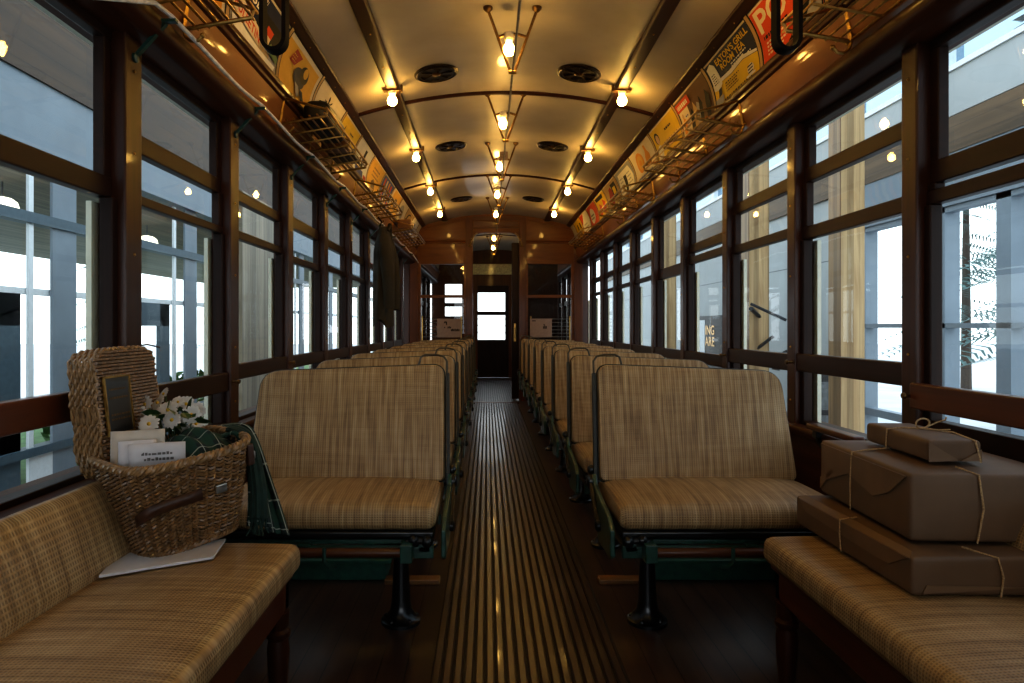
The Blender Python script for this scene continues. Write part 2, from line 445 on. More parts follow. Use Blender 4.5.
struct('floor_threshold', MB().box(CX - .32, CX + .32, 9.46, 9.59, 0, .02), 'mahog_x', label='wooden threshold strip at the bulkhead doorway', bevel=.004)

for i, y in enumerate((2.17, 4.73, 7.29, 12.0)):
    b = MB()
    b.grid(lambda u, v: (CX + HC * (2 * u - 1), y + .026 * math.cos(PI * v) * -1, zceil(HC * (2 * u - 1)) + .002 - .020 * math.sin(PI * v)), 40, 6)
    struct('trim_ceiling_rib', b, 'beam', label=f'curved wooden rib across the ceiling, {ORD[i]} from the camera')
for s in (-1, 1):
    b = MB()
    z = zceil(.765)
    b.prism([(sx(s, .70), z + .03), (sx(s, .70), z - .010), (sx(s, .707), z - .018), (sx(s, .773), z - .022), (sx(s, .78), z - .015), (sx(s, .78), z + .01)], Y0, YB, 'y')
    bo = struct('trim_ceiling_beam_' + SIDE[s], b, 'beam', smooth=False, bevel=.004, label=f'long dark ceiling beam carrying bulbs on the {SIDE[s]} side')
    b = MB()
    for y in [1.3 + .45 * k for k in range(19)]:
        b.ball((sx(s, .74), y, z - .020), .006, 8, 6)
    struct('screw', b, 'brass', bo)
    # cornice along the top of the card cove
    b = MB()
    b.prism([(sx(s, 1.02), zceil(1.02) + .01), (sx(s, 1.02), zceil(1.02) - .016), (sx(s, 1.032), zceil(1.02) - .021), (sx(s, 1.064), 2.512), (sx(s, 1.075), 2.515), (sx(s, 1.10), 2.56)], Y0, YE, 'y')
    co = struct('trim_cornice_' + SIDE[s], b, 'beam', smooth=False, bevel=.004, label=f'dark cornice above the {SIDE[s]} row of advertising cards')
    b = MB()
    for y in [1.5 + .29 * k for k in range(29)]:
        b.ball((sx(s, 1.048), y, 2.519), .004, 6, 4)
    struct('screw', b, 'brass', co)

# cove profile: v = 0 bottom rail, v = 1 cornice
CB = (1.15, 2.235); CTp = (1.066, 2.52); CH = math.hypot(CB[0] - CTp[0], CTp[1] - CB[1])
def cove(v, lift=0):
    h = CB[0] + (CTp[0] - CB[0]) * v; z = CB[1] + (CTp[1] - CB[1]) * v
    dh, dz = (CTp[0] - CB[0]) / CH, (CTp[1] - CB[1]) / CH
    nh, nz = -dz, dh                       # towards the aisle, downwards
    k = -.028 * 4 * v * (1 - v) + lift
    return h + nh * k, z + nz * k
for s in (-1, 1):
    b = MB()
    def f(u, v):
        h, z = cove(v, -.004); return (sx(s, h), Y0 + (YE - Y0) * u, z)
    b.grid(f, 1, 8)
    struct('wall_cove_' + SIDE[s], b, 'p_cream', label=f'curved cove behind the {SIDE[s]} row of cards')
    b = MB()
    b.prism([(sx(s, 1.128), 2.262), (sx(s, 1.120), 2.25), (sx(s, 1.122), 2.232), (sx(s, 1.135), 2.22), (sx(s, 1.135), 2.205), (sx(s, 1.15), 2.195), (sx(s, 1.19), 2.195), (sx(s, 1.19), 2.262)], Y0, YE, 'y')
    struct('trim_card_rail_' + SIDE[s], b, 'mahog_y', smooth=False, bevel=.003, label=f'moulded rail below the {SIDE[s]} row of cards')
    b = MB()
    pr = [(1.146, 2.2), (1.156, 2.15), (1.172, 2.10), (1.186, 2.065)]
    b.prism([(sx(s, h), z) for h, z in pr] + [(sx(s, 1.26), 2.065), (sx(s, 1.26), 2.2)], Y0, YE, 'y')
    struct('wall_panel_' + SIDE[s], b, 'cove_wood', label=f'varnished wooden panel above the {SIDE[s]} windows')
    b = MB()
    pts = []
    for i in range(9):
        a = PI / 2 + PI * i / 8
        pts.append((1.185 + .026 * math.cos(a), 2.032 + .036 * math.sin(a)))
    pr = [(1.20, 2.075)] + pts + [(1.19, 1.992), (1.215, 1.985), (1.40, 1.985), (1.40, 2.075)]
    b.prism([(sx(s, h), z) for h, z in pr], Y0, YE, 'y')
    struct('trim_window_head_' + SIDE[s], b, 'mahog_y', label=f'rounded moulding over the {SIDE[s]} windows')
    b = MB().box(sx(s, 1.25), sx(s, 1.37), Y0, YE, -.1, .60)
    struct('wall_wainscot_' + SIDE[s], b, 'mahog_y', label=f'dark wooden wainscot under the {SIDE[s]} windows')
    b = MB().prism([(sx(s, 1.215), .625), (sx(s, 1.222), .60), (sx(s, 1.42), .60), (sx(s, 1.42), .635), (sx(s, 1.222), .638)], Y0, YE, 'y')
    struct('trim_window_sill_' + SIDE[s], b, 'mahog_y', bevel=.004, label=f'wooden sill under the {SIDE[s]} windows')
    struct('wall_outside_' + SIDE[s], MB().box(sx(s, 1.40), sx(s, 1.44), Y0, YE, 2.0, 2.42), 'cream_ext', label=f'outer letterboard over the {SIDE[s]} windows')

# windows
P = .864
EDGE = {-1: 2.21, 1: 2.267}; PW = {-1: .104, 1: .082}
def posts_and_windows(s):
    e0 = EDGE[s]; w = PW[s]
    ks = list(range(-5, 9)) + list(range(9, 14))
    for k in ks:
        e = e0 + P * k
        if abs(e - YB) < .2: e = YB + .06
        b = MB().box(sx(s, 1.25), sx(s, 1.335), e - w, e, .60, 2.0)
        po = struct('trim_window_post', b, 'mahog_v', smooth=False, bevel=.006, label=f'varnished post number {k + 6} between the {SIDE[s]} windows')
        if 0 <= k < 4:
            b = MB()
            for z in (.74, .98, 1.30, 1.62, 1.88): b.ball((sx(s, 1.249), e - w * .5, z), .005, 8, 6)
            struct('screw', b, 'brass', po)
        if -1 <= k and not (s > 0 and k == 0):
            b = MB().box(sx(s, 1.335), sx(s, 1.352), e - w - .035, e - w + .02, .60, 1.455)
            struct('outer_channel', b, 'cream_ext', po, smooth=False)
    spec = {(-1, 0): dict(one=(1.468, 1.533), belt=(.817, .897)), (-1, 1): dict(r1=(1.65, 1.716), r2=(1.475, 1.508), belt=(.79, .872)),
            (-1, 2): dict(r1=(1.66, 1.713), r2=(1.48, 1.52)), (-1, 3): dict(r1=(1.665, 1.735), r2=(1.452, 1.494)),
            (1, 0): dict(r1=(1.527, 1.60), r2=(1.46, 1.505), belt=(.807, .89)), (1, 1): dict(r1=(1.713, 1.777), r2=(1.458, 1.515), belt=(.872, .952)),
            (1, 2): dict(r1=(1.713, 1.777), r2=(1.488, 1.535), belt=(.868, .948)), (1, 3): dict(r1=(1.585, 1.645), r2=(1.507, 1.556)), (1, 4): dict(one=(1.46, 1.544))}
    for k in range(-2, 9):
        ya = e0 + P * (k - 1) - .02; yb = e0 + P * k - w + .02
        n = k + 3 + (0 if s < 0 else 11)
        d = dict(r1=(1.655, 1.715), r2=(1.478, 1.518), belt=(.83, .905))
        d.update(spec.get((s, k), {}))
        if 'one' in d: d.pop('r1'); d.pop('r2')
        R = sroot(f'window_{n}', (sx(s, 1.30), (ya + yb) / 2, .64), f'{SIDE[s]} side car window, number {k + 3} counting from the rear')
        st = .058                                             # sash stile
        zr = [d['one']] if 'one' in d else [d['r1'], d['r2']]
        # upper sash
        b = MB()
        b.box(sx(s, 1.295), sx(s, 1.33), ya, ya + st, zr[0][0], 1.995); b.box(sx(s, 1.295), sx(s, 1.33), yb - st, yb, zr[0][0], 1.995)
        b.box(sx(s, 1.293), sx(s, 1.332), ya, yb, 1.955, 1.997); b.box(sx(s, 1.293), sx(s, 1.332), ya, yb, *zr[0])
        struct('upper_sash', b, 'dark_y', R, smooth=False, bevel=.004)
        b = MB(); gx = sx(s, 1.312)
        b.add([(gx, ya + st, zr[0][1]), (gx, yb - st, zr[0][1]), (gx, yb - st, 1.957), (gx, ya + st, 1.957)], [(0, 1, 2, 3)])
        struct('upper_pane', b, 'glass', R, smooth=False)
        if len(zr) == 2:
            b = MB()
            b.box(sx(s, 1.283), sx(s, 1.318), ya, yb, *zr[1])
            b.box(sx(s, 1.285), sx(s, 1.318), ya, ya + st, zr[1][1], zr[0][0]); b.box(sx(s, 1.285), sx(s, 1.318), yb - st, yb, zr[1][1], zr[0][0])
            struct('meeting_rail', b, 'dark_y', R, smooth=False, bevel=.004)
            b = MB(); gx = sx(s, 1.31)
            b.add([(gx, ya + st, zr[1][1]), (gx, yb - st, zr[1][1]), (gx, yb - st, zr[0][0]), (gx, ya + st, zr[0][0])], [(0, 1, 2, 3)])
            struct('middle_pane', b, 'glass', R, smooth=False)
        zt = zr[-1][0]
        st2 = .05
        raised = (s > 0 and k == 0)
        zb = .70 if raised else .64
        b = MB()
        b.box(sx(s, 1.275), sx(s, 1.315), ya, ya + st2, .60, zt); b.box(sx(s, 1.275), sx(s, 1.315), yb - st2, yb, .60, zt)
        if raised: b.box(sx(s, 1.273), sx(s, 1.32), ya, yb, .685, .775)
        else: b.box(sx(s, 1.273), sx(s, 1.32), ya, yb, .60, .655)
        struct('lower_sash', b, 'dark_v', R, smooth=False, bevel=.004)
        b = MB(); gx = sx(s, 1.30); z0 = .775 if raised else .655
        b.add([(gx, ya + st2, z0), (gx, yb - st2, z0), (gx, yb - st2, zt), (gx, ya + st2, zt)], [(0, 1, 2, 3)])
        struct('lower_pane', b, 'glass', R, smooth=False)
        b = MB()
        h0, h1 = (1.238, 1.27) if k <= 0 else (1.258, 1.29)
        b.box(sx(s, h0), sx(s, h1), ya - (.08 if k <= 0 else 0), yb - (.0 if k <= 0 else .0), *d['belt'])
        struct('guard_rail', b, 'mahog_red' if k <= 0 else 'dark_y', R, smooth=False, bevel=.006)
        if k in (0, 1, 2):
            b = MB(); zc = d['belt'][0] + .04
            b.rbox((sx(s, 1.262), yb + .0, zc), (.02, .035, .04), .006, 2)
            b.lathe([(.006, 0), (.006, .02), (.011, .026), (.009, .034)], 10, (sx(s, 1.25), yb, zc), Matrix.Rotation(PI / 2 * -s, 3, 'Y'))
            struct('sash_catch', b, 'brass_d', R)
posts_and_windows(-1); posts_and_windows(1)

# far compartment windows (dark, seen through the bulkhead): simple glazed sashes
n = 23
for s in (-1, 1):
    for k in range(10, 14):
        ya = EDGE[s] + P * (k - 1) - .02; yb = EDGE[s] + P * k - PW[s] + .02
        if ya < YB + .1: ya = YB + .1
        R = sroot(f'window_{n}', (sx(s, 1.30), (ya + yb) / 2, .64), f'{SIDE[s]} window {k - 9} of the far compartment'); n += 1
        b = MB()
        for (z0, z1) in ((.6, .66), (1.46, 1.53), (1.955, 1.997)): b.box(sx(s, 1.285), sx(s, 1.325), ya, yb, z0, z1)
        b.box(sx(s, 1.285), sx(s, 1.325), ya, ya + .06, .6, 1.997); b.box(sx(s, 1.285), sx(s, 1.325), yb - .06, yb, .6, 1.997)
        struct('sash', b, 'dark_v', R, smooth=False)
        b = MB(); gx = sx(s, 1.305)
        b.add([(gx, ya, .64), (gx, yb, .64), (gx, yb, 1.96), (gx, ya, 1.96)], [(0, 1, 2, 3)])
        struct('pane', b, 'glass_far', R, smooth=False)

# ------------------------------------------------------------------ bulkhead with doorway
DL, DR = CX - .335, CX + .335     # doorway
b = MB()
W0, W1 = CX - 1.30, CX + 1.30
WZ0, WZ1 = .62, 1.98               # windows of the bulkhead
wl = (CX - 1.09, CX - .465); wr = (CX + .465, CX + 1.09)
def bh(x0, x1, z0, z1, y0=YB, y1=YB + .06): b.box(x0, x1, y0, y1, z0, z1)
bh(W0, DL, 0, WZ0); bh(DR, W1, 0, WZ0)
bh(W0, wl[0], WZ0, WZ1); bh(wl[1], DL, WZ0, WZ1); bh(DR, wr[0], WZ0, WZ1); bh(wr[1], W1, WZ0, WZ1)
bh(W0, DL, WZ1, 2.20); bh(DR, W1, WZ1, 2.20)
# top part under the arched ceiling
top = [(CX + 1.30, 2.20)] + [(CX + HC * (1 - 2 * i / 20) * 1.03, zceil(HC * (1 - 2 * i / 20)) + .03) for i in range(21)] + [(CX - 1.30, 2.20)]
# doorway arch: three-centred head
arch = [(DR, 2.20), (DR, 2.32)] + [(CX + .335 - .16 * (1 - math.cos(a)), 2.32 + .115 * math.sin(a)) for a in [PI / 2 * i / 8 for i in range(1, 9)]]
arch += [(2 * CX - x, z) for x, z in reversed(arch)]
poly = top[::-1] + arch
b.prism(poly, YB, YB + .06, 'y')
wb = struct('wall_bulkhead', b, 'bulk_wood', smooth=False, label='varnished wooden bulkhead with arched doorway at the end of the car')
# raised stiles and mouldings on it
b = MB(); yf = YB - .022
for s in (-1, 1):
    b.box(sx(s, .335), sx(s, .435), yf, YB, 0, 2.66)
    b.box(sx(s, 1.13), sx(s, 1.26), yf, YB, 0, 2.20)
struct('pilaster', b, 'bulk_v', wb, smooth=False, bevel=.004)
b = MB()
for s in (-1, 1):
    b.prism([(YB - .03, 2.33), (YB - .035, 2.31), (YB - .015, 2.295), (YB - .015, 2.28), (YB, 2.275), (YB, 2.33)], sx(s, .435), sx(s, 1.2), 'x')
    b.box(sx(s, .455), sx(s, 1.10), YB - .015, YB, 1.98, 2.01); b.box(sx(s, .455), sx(s, 1.10), YB - .015, YB, 1.49, 1.535)
    b.box(sx(s, .435), sx(s, 1.13), YB - .012, YB, .58, .64)
    for i in range(14):
        h0, h1 = .47 + .045 * i, .47 + .045 * (i + 1)
        b.bar((sx(s, h0), YB - .004, zceil(h0) - .055), (sx(s, h1), YB - .004, zceil(h1) - .055), .015, .02)
struct('moulding', b, 'bulk_wood', wb, smooth=False, bevel=.003)
b = MB()
b.box(CX - .335, CX + .335, YB - .018, YB + .03, 2.615, 2.67); b.box(CX - .335, CX + .335, YB - .018, YB + .03, 2.50, 2.52)
b.box(CX - .32, CX + .32, YB - .01, YB, 2.53, 2.60)
struct('transom_panel', b, 'mahog_x', wb, smooth=False, bevel=.004)
for nme, ww in (('pane', wl), ('pane', wr)):
    b = MB(); b.add([(ww[0], YB + .03, WZ0), (ww[1], YB + .03, WZ0), (ww[1], YB + .03, WZ1), (ww[0], YB + .03, WZ1)], [(0, 1, 2, 3)])
    struct(nme, b, 'glass_far', wb, smooth=False)
b = MB()
for s in (-1, 1):
    pts = [(sx(s, .35 - .01), YB - .02, 2.22)]
    pts = [(sx(s, .375), YB - .025, 2.25), (sx(s, .36), YB - .03, 2.31), (sx(s, .345), YB - .03, 2.34), (sx(s, .31), YB - .03, 2.395), (sx(s, .27), YB - .03, 2.425)]
    b.tube(pts, .012, 8)
    b.ball(pts[0], .022, 8, 6); b.ball(pts[2], .02, 8, 6)
struct('corner_bracket', b, 'brass', wb)
# sliding door drawn partly across
dr = sroot('door_1', (CX + .30, YB + .09, 0), 'half drawn dark sliding door with brass handle in the bulkhead doorway')
struct('door_leaf', MB().box(CX + .232, CX + .9, YB + .075, YB + .11, .02, 2.3), 'dark_v', dr, smooth=False, bevel=.004)
b = MB()
b.box(CX + .262, CX + .292, YB + .068, YB + .075, .86, 1.12); b.tube([(CX + .277, YB + .068, .92), (CX + .277, YB + .035, .94), (CX + .277, YB + .035, 1.04), (CX + .277, YB + .068, 1.06)], .008, 8)
struct('door_handle', b, 'brass', dr)

# far end wall of the second compartment
b = MB()
d0, d1 = CX - .33, CX + .33
def ew(x0, x1, z0, z1): b.box(x0, x1, YE, YE + .06, z0, z1)
fl = (CX - 1.02, CX - .66); fr_ = (CX + .52, CX + .88)
ew(W0, fl[0], 0, 2.2); ew(fl[1], d0, 0, 2.2); ew(fl[0], fl[1], 0, .95); ew(fl[0], fl[1], 1.98, 2.2)
ew(d1, fr_[0], 0, 2.2); ew(fr_[1], W1, 0, 2.2); ew(fr_[0], fr_[1], 0, .95); ew(fr_[0], fr_[1], 1.98, 2.2)
ew(d0, d1, 1.95, 2.2)
b.prism(top[::-1] + [(CX - 1.3, 2.2)][:0], YE, YE + .06, 'y')
we = struct('wall_far_end', b, 'bulk_v', smooth=False, label='dark wooden end wall of the far compartment')
struct('header_panel', MB().box(CX - .55, CX + .55, YE - .05, YE, 2.18, 2.40), 'cream_panel', we, smooth=False, bevel=.004)
b = MB()
for ww in (fl, fr_):
    b.box(ww[0], ww[1], YE - .01, YE + .05, 1.50, 1.58); b.box(ww[0], ww[1], YE - .01, YE + .05, 1.24, 1.30)
struct('sash_bar', b, 'dark_y', we, smooth=False)
dd = sroot('door_2', (CX, YE, 0), 'dark end door with a bright two pane window')
b = MB()
gw0, gw1 = -.02 - .19, .385
x0, x1, z0, z1 = CX - .345, CX + .255, .80, 1.80
b.box(d0, x0 + .02, YE + .01, YE + .05, 0, 1.95); b.box(x1, d1, YE + .01, YE + .05, 0, 1.95)
b.box(x0, x1, YE + .01, YE + .05, 0, z0); b.box(x0, x1, YE + .01, YE + .05, z1, 1.95); b.box(x0, x1, YE + .01, YE + .05, 1.32, 1.40)
struct('door_leaf', b, 'dark_v', dd, smooth=False, bevel=.003)
b = MB()
for z in (.95, 1.10, 1.24): b.tube([(x0, YE - .01, z), (x1, YE - .01, z)], .006, 6)
struct('guard_bar', b, 'brass_d', dd)
b = MB(); b.add([(x0, YE + .03, z0), (x1, YE + .03, z0), (x1, YE + .03, z1), (x0, YE + .03, z1)], [(0, 1, 2, 3)])
struct('pane', b, 'glass_far', dd, smooth=False)
# rear end of the car (behind the camera)
b = MB()
b.box(W0, W1, Y0 - .06, Y0, 0, .75); b.box(W0, W1, Y0 - .06, Y0, 2.0, 2.72)
for x in (-1.28, -.42, .42, 1.2): b.box(CX + x - .06, CX + x + .08, Y0 - .06, Y0, .75, 2.0)
struct('wall_rear', b, 'bulk_v', smooth=False, label='rear wall of the car with windows, behind the camera')

# ------------------------------------------------------------------ lamps
def bulb_prof(r=.031):
    return [(.012, 0), (.014, -.008), (.021, -.018), (r * .92, -.030), (r, -.042), (r * .95, -.054), (r * .76, -.065), (r * .42, -.072), (.002, -.074)]
def beam_bulb(s, y, label, lit=True):
    z = zceil(.765) - .022; h = .742
    o = thing('light_bulb', (sx(s, h), y, z), label, 'light bulb', f'bare bulbs along the {SIDE[s]} ceiling beam')
    b = MB().box(sx(s, .685), sx(s, .80), y - .022, y + .022, z - .008, z + .006)
    b.build('mounting_strip', 'brass_d', o, smooth=False, bevel=.003)
    MB().box(sx(s, .672), sx(s, .685), y - .03, y + .0, z - .012, z + .03).build('switch_box', 'brass_d', o, smooth=False, bevel=.003)
    MB().lathe([(.022, .0), (.027, -.005), (.024, -.016), (.016, -.022), (.013, -.024)], 16, (sx(s, h), y, z - .004)).build('socket', 'socket', o)
    MB().lathe(bulb_prof(), 18, (sx(s, h), y, z - .024)).build('globe', 'bulb', o)
for s in (-1, 1):
    for k, y in enumerate((4.39, 5.87, 7.35, 8.83)):
        beam_bulb(s, y, f'bare glowing bulb under the {SIDE[s]} ceiling beam, {ORD[k]} of four from the camera')
    for k, y in enumerate((2.85, 1.4, -.1)):
        beam_bulb(s, y, f'bare bulb under the {SIDE[s]} ceiling beam overhead, {ORD[k]} before the nearest visible one')
def hanger(y, label, x=CX):
    zt = ZT - .005
    o = thing('cord_hanger', (x, y, zt), label, 'lamp bracket', 'brass cord hangers with a bulb along the ceiling')
    b = MB()
    zb = 2.37; w = .125
    for s in (-1, 1):
        b.tube([(x + s * w, y, zt - .012), (x + s * .010, y, zb)], .0075, 8)
    b.build('rod', 'brass_d', o)
    b = MB()
    for s in (-1, 1):
        MB().lathe([(.024, .012), (.024, 0), (.012, -.012), (.006, -.016)], 12, (x + s * w, y, zt - .01)).build('ceiling_foot', 'brass_d', o)
    f = (2.545 - zb) / (zt - zb)
    b = MB().tube([(x - w * f - .004, y, 2.55), (x - w * f * .5, y, 2.562), (x + w * f * .5, y, 2.562), (x + w * f + .004, y, 2.55)], .008, 8)
    b.build('crossbar', 'brass_d', o)
    MB().tube([(x - .02, y, zb), (x + .02, y, zb)], .011, 10).build('eye', 'brass', o)
    xb = x - .018
    MB().lathe([(.015, .03), (.024, .026), (.026, 0), (.02, -.016), (.014, -.02)], 16, (xb, y, 2.545)).build('socket', 'socket', o)
    MB().lathe(bulb_prof(.029), 18, (xb, y, 2.527)).build('globe', 'bulb', o)
for k in range(6):
    y = 3.47 + 1.275 * (k - 1)
    hanger(y, ('brass cord hanger with bulb on the ceiling centre line, overhead and out of view' if k == 0 else f'brass v-shaped cord hanger with bulb on the ceiling centre line, {ORD[k-1]} from the camera'))
for k in range(2):
    hanger(10.9 + 1.3 * k, f'{["nearer", "farther"][k]} brass cord hanger with bulb beyond the bulkhead doorway')
b = MB()
pts = []
ys = [Y0 + .1] + [3.47 + 1.275 * (k - 1) for k in range(6)] + [YB - .03]
for a, c in zip(ys, ys[1:]):
    for i in range(6):
        t = i / 6; pts.append((CX, a + (c - a) * t, 2.372 - .02 * 4 * t * (1 - t) * (c - a) / 1.3))
pts.append((CX, YB - .03, 2.372))
pts.append((CX, YB - .0, 2.45))
b.tube(pts, .0055, 6)
tag(b.build('signal_cord', 'rope'), 'thin grey signal cord running along the middle of the ceiling', 'cord')
# small notice hanging on the cord
nb = MB().box(.098, .168, 5.45, 5.452, 2.405, 2.475)
no = tag(nb.build('hanging_notice', 'card', smooth=False), 'small white notice hanging on the ceiling cord by the third hanger', 'notice')
lm = MB()
for i, (a, c) in enumerate(((.112, .150), (.108, .155), (.115, .148))):
    z = 2.448 - .0115 * i
    x = a
    while x < c - .004:
        w_ = random.uniform(.004, .009); lm.box(x, min(c, x + w_), 5.449, 5.4499, z, z + .005); x += w_ + .002
lm.build('writing', 'ink', no, smooth=False)

# ceiling vents
def vent(x, y, label):
    h = x - CX; z = zceil(h) - .002; sl = math.atan(-2 * (ZT - ZC) * h / HC ** 2)
    R3 = Matrix.Rotation(-sl, 3, 'Y')
    o = thing('ceiling_vent', (x, y, z), label, 'vent', 'round ceiling vents')
    b = MB().lathe([(.140, 0), (.140, -.008), (.128, -.014), (.118, -.010), (.112, -.003), (.108, .004)], 40, (0, 0, 0), R3)
    b.build('ring', 'vent', o, local=True)
    MB().lathe([(.112, -.001), (.110, -.0015)], 32, (0, 0, 0), R3).build('opening', 'vent_hole', o, local=True)
    b = MB()
    for k in range(6):
        a0 = 2 * PI * k / 6
        pts = [(.022 * math.cos(a0), .022 * math.sin(a0)), (.108 * math.cos(a0 - .08), .108 * math.sin(a0 - .08)), (.108 * math.cos(a0 + .40), .108 * math.sin(a0 + .40)), (.03 * math.cos(a0 + .7), .03 * math.sin(a0 + .7))]
        vs = [R3 @ Vector((p[0], p[1], -.004)) for p in pts] + [R3 @ Vector((p[0], p[1], -.010)) for p in pts]
        b.add(vs, [(0, 1, 2, 3), (7, 6, 5, 4), (0, 4, 5, 1), (1, 5, 6, 2), (2, 6, 7, 3), (3, 7, 4, 0)])
    b.lathe([(.11, -.003), (.113, -.012), (.104, -.012), (.102, -.003)], 32, (0, 0, 0), R3)
    b.build('blade', 'vent', o, local=True, smooth=False)
    MB().lathe([(.028, -.004), (.028, -.012), (.016, -.018), (.003, -.019)], 16, (0, 0, 0), R3).build('hub', 'brass_d', o, local=True)
for i, y in enumerate((4.29, 6.02, 8.5)):
    for s in (-1, 1):
        vent(sx(s, .45), y, f'round dark bronze ceiling vent on the {SIDE[s]} of the centre bulbs, {ORD[i]} from the camera')

# hand straps
for s in (-1, 1):
    y = 2.03; x = sx(s, .765); zt = zceil(.765) - .01
    o = thing('hanging_strap', (x, y, zt), f'black leather hand strap loop hanging from the {SIDE[s]} ceiling beam', 'strap', 'black hand straps')
    b = MB(); zb = 1.90; w = .033
    prof = []
    n = 28
    path = [(x - .004, zt), (x - w * .6, 2.2), (x - w, 2.06)] + [(x - w * math.cos(a), 1.93 - .03 * math.sin(a) * 1.2) for a in [PI * i / 12 for i in range(13)]] + [(x + w, 2.06), (x + w * .6, 2.2), (x + .004, zt)]
    # flat leather band: wide along the car
    vs = []; N = len(path)
    for i, (px, pz) in enumerate(path):
        a = path[max(0, i - 1)]; c = path[min(N - 1, i + 1)]
        tx, tz = c[0] - a[0], c[1] - a[1]; l = math.hypot(tx, tz); nx, nz = tz / l * .006, -tx / l * .006
        vs += [(px - nx, y - .020, pz - nz), (px + nx, y - .020, pz + nz), (px + nx, y + .020, pz + nz), (px - nx, y + .020, pz - nz)]
    fs = [(i * 4 + k, i * 4 + (k + 1) % 4, (i + 1) * 4 + (k + 1) % 4, (i + 1) * 4 + k) for i in range(N - 1) for k in range(4)]
    b.add(vs, fs); b.build('loop', 'leather', o)
    MB().box(x - .022, x + .022, y - .02, y + .02, zt - .02, zt + .01).build('clasp', 'brass_d', o, smooth=False, bevel=.003)

# ------------------------------------------------------------------ advertising cards
def text_tris(body, bold=False):
    cu = bpy.data.curves.new('t', 'FONT'); cu.body = body; cu.size = 1; cu.resolution_u = 3
    if bold: cu.offset = .018
    ob = bpy.data.objects.new('t', cu); col.objects.link(ob)
    dg = bpy.context.evaluated_depsgraph_get(); ev = ob.evaluated_get(dg); me = ev.to_mesh()
    vs = [(v.co.x, v.co.y) for v in me.vertices]; fs = [tuple(p.vertices) for p in me.polygons]
    ev.to_mesh_clear(); bpy.data.objects.remove(ob); bpy.data.curves.remove(cu)
    return vs, fs
class Card:
    def __init__(s, side, ya, yb, base, label, name='advertising_card'):
        s.side, s.ya, s.yb, s.W = side, ya, yb, yb - ya
        h, z = cove(0, .003)
        s.o = thing(name, (sx(side, h), (ya + yb) / 2, z), label, 'advertising card', f'advertising cards above the {SIDE[side]} windows')
        s.k = 0
        s.panel(base, 'card_sheet', 0, 0, 1, 1)
    def at(s, u, v, lift):
        h, z = cove(.10 + .83 * v, .003 + lift)
        y = s.ya + u * s.W if s.side < 0 else s.yb - u * s.W
        return (sx(s.side, h), y, z)
    def emitm(s, b, mat, name): b.build(name, mat, s.o, smooth=False)
    def panel(s, mat, name, u0, v0, u1, v1):
        L = .0007 * s.k; s.k += 1
        b = MB(); b.grid(lambda u, v: s.at(u0 + (u1 - u0) * u, v0 + (v1 - v0) * v, L), 2, 8); s.emitm(b, mat, name)
    def poly(s, mat, name, pts):
        L = .0007 * s.k; s.k += 1
        import bmesh
        bm = bmesh.new(); bm.faces.new([bm.verts.new((p[0], p[1], 0)) for p in pts])
        bmesh.ops.triangulate(bm, faces=bm.faces[:])
        for _ in range(4):
            long = [e for e in bm.edges if abs(e.verts[0].co.y - e.verts[1].co.y) > .09]
            if not long: break
            bmesh.ops.subdivide_edges(bm, edges=long, cuts=1)
            bmesh.ops.triangulate(bm, faces=bm.faces[:])
        bm.verts.index_update()
        b = MB(); b.add([s.at(v.co.x, v.co.y, L) for v in bm.verts], [tuple(v.index for v in f.verts) for f in bm.faces]); bm.free()
        s.emitm(b, mat, name)
    def oval(s, mat, name, u, v, ru, rv, n=20, a0=0):
        s.poly(mat, name, [(u + ru * math.cos(2 * PI * i / n + a0), v + rv * math.sin(2 * PI * i / n + a0)) for i in range(n)])
    def words(s, mat, body, u0, v0, u1, v1, bold=True, shear=0, rise=0, name='lettering'):
        L = .0007 * s.k; s.k += 1
        vs, fs = text_tris(body, bold)
        xs = [p[0] for p in vs]; ys = [p[1] for p in vs]; x0, x1, y0, y1 = min(xs), max(xs), min(ys), max(ys)
        out = []
        for x, y in vs:
            a = (x - x0) / (x1 - x0); c = (y - y0) / (y1 - y0)
            out.append(s.at(u0 + (u1 - u0) * a + shear * c, v0 + (v1 - v0) * c + rise * a, L))
        b = MB(); b.add(out, fs); s.emitm(b, mat, name)
    def lines(s, mat, u0, v0, u1, v1, n, fill=.45, rise=0, seed=0, name='small_print'):
        """illegible small print: rows of short marks"""
        L = .0007 * s.k; s.k += 1
        rr = random.Random(seed + 11); b = MB(); dv = (v1 - v0) / n
        for i in range(n):
            v = v1 - dv * (i + 1); u = u0; end = u0 + (u1 - u0) * rr.uniform(.65, 1)
            while u < end:
                w = rr.uniform(.015, .05)
                q = [(u, v), (min(end, u + w), v), (min(end, u + w), v + dv * fill), (u, v + dv * fill)]
                b.add([s.at(a, c + rise * (a - u0), L) for a, c in q], [(0, 1, 2, 3)]); u += w + .014
        s.emitm(b, mat, name)
def person(c, u, v, h, hair, coat, skin='p_skin'):
    c.poly(coat, 'figure_coat', [(u - .13 * h, v), (u + .13 * h, v), (u + .12 * h, v + .38 * h), (u + .05 * h, v + .55 * h), (u - .05 * h, v + .55 * h), (u - .12 * h, v + .38 * h)])
    c.oval(hair, 'figure_hair', u, v + .80 * h, .10 * h, .2 * h)
    c.oval(skin, 'figure_face', u + .01 * h, v + .76 * h, .07 * h, .16 * h)

RY = [1.36, 1.95, 2.55, 3.16, 3.80, 4.42, 5.08, 5.80, 6.48, 7.12, 7.72, 8.32, 8.92, 9.50]
LY = [1.40, 2.02, 2.66, 3.29, 3.92, 4.56, 5.12, 5.72, 6.36, 7.00, 7.62, 8.24, 8.86, 9.50]
G = .026
def card(side, i, base, label):
    Y = RY if side > 0 else LY
    return Card(side, Y[i] + G, Y[i + 1] - G, base, label)
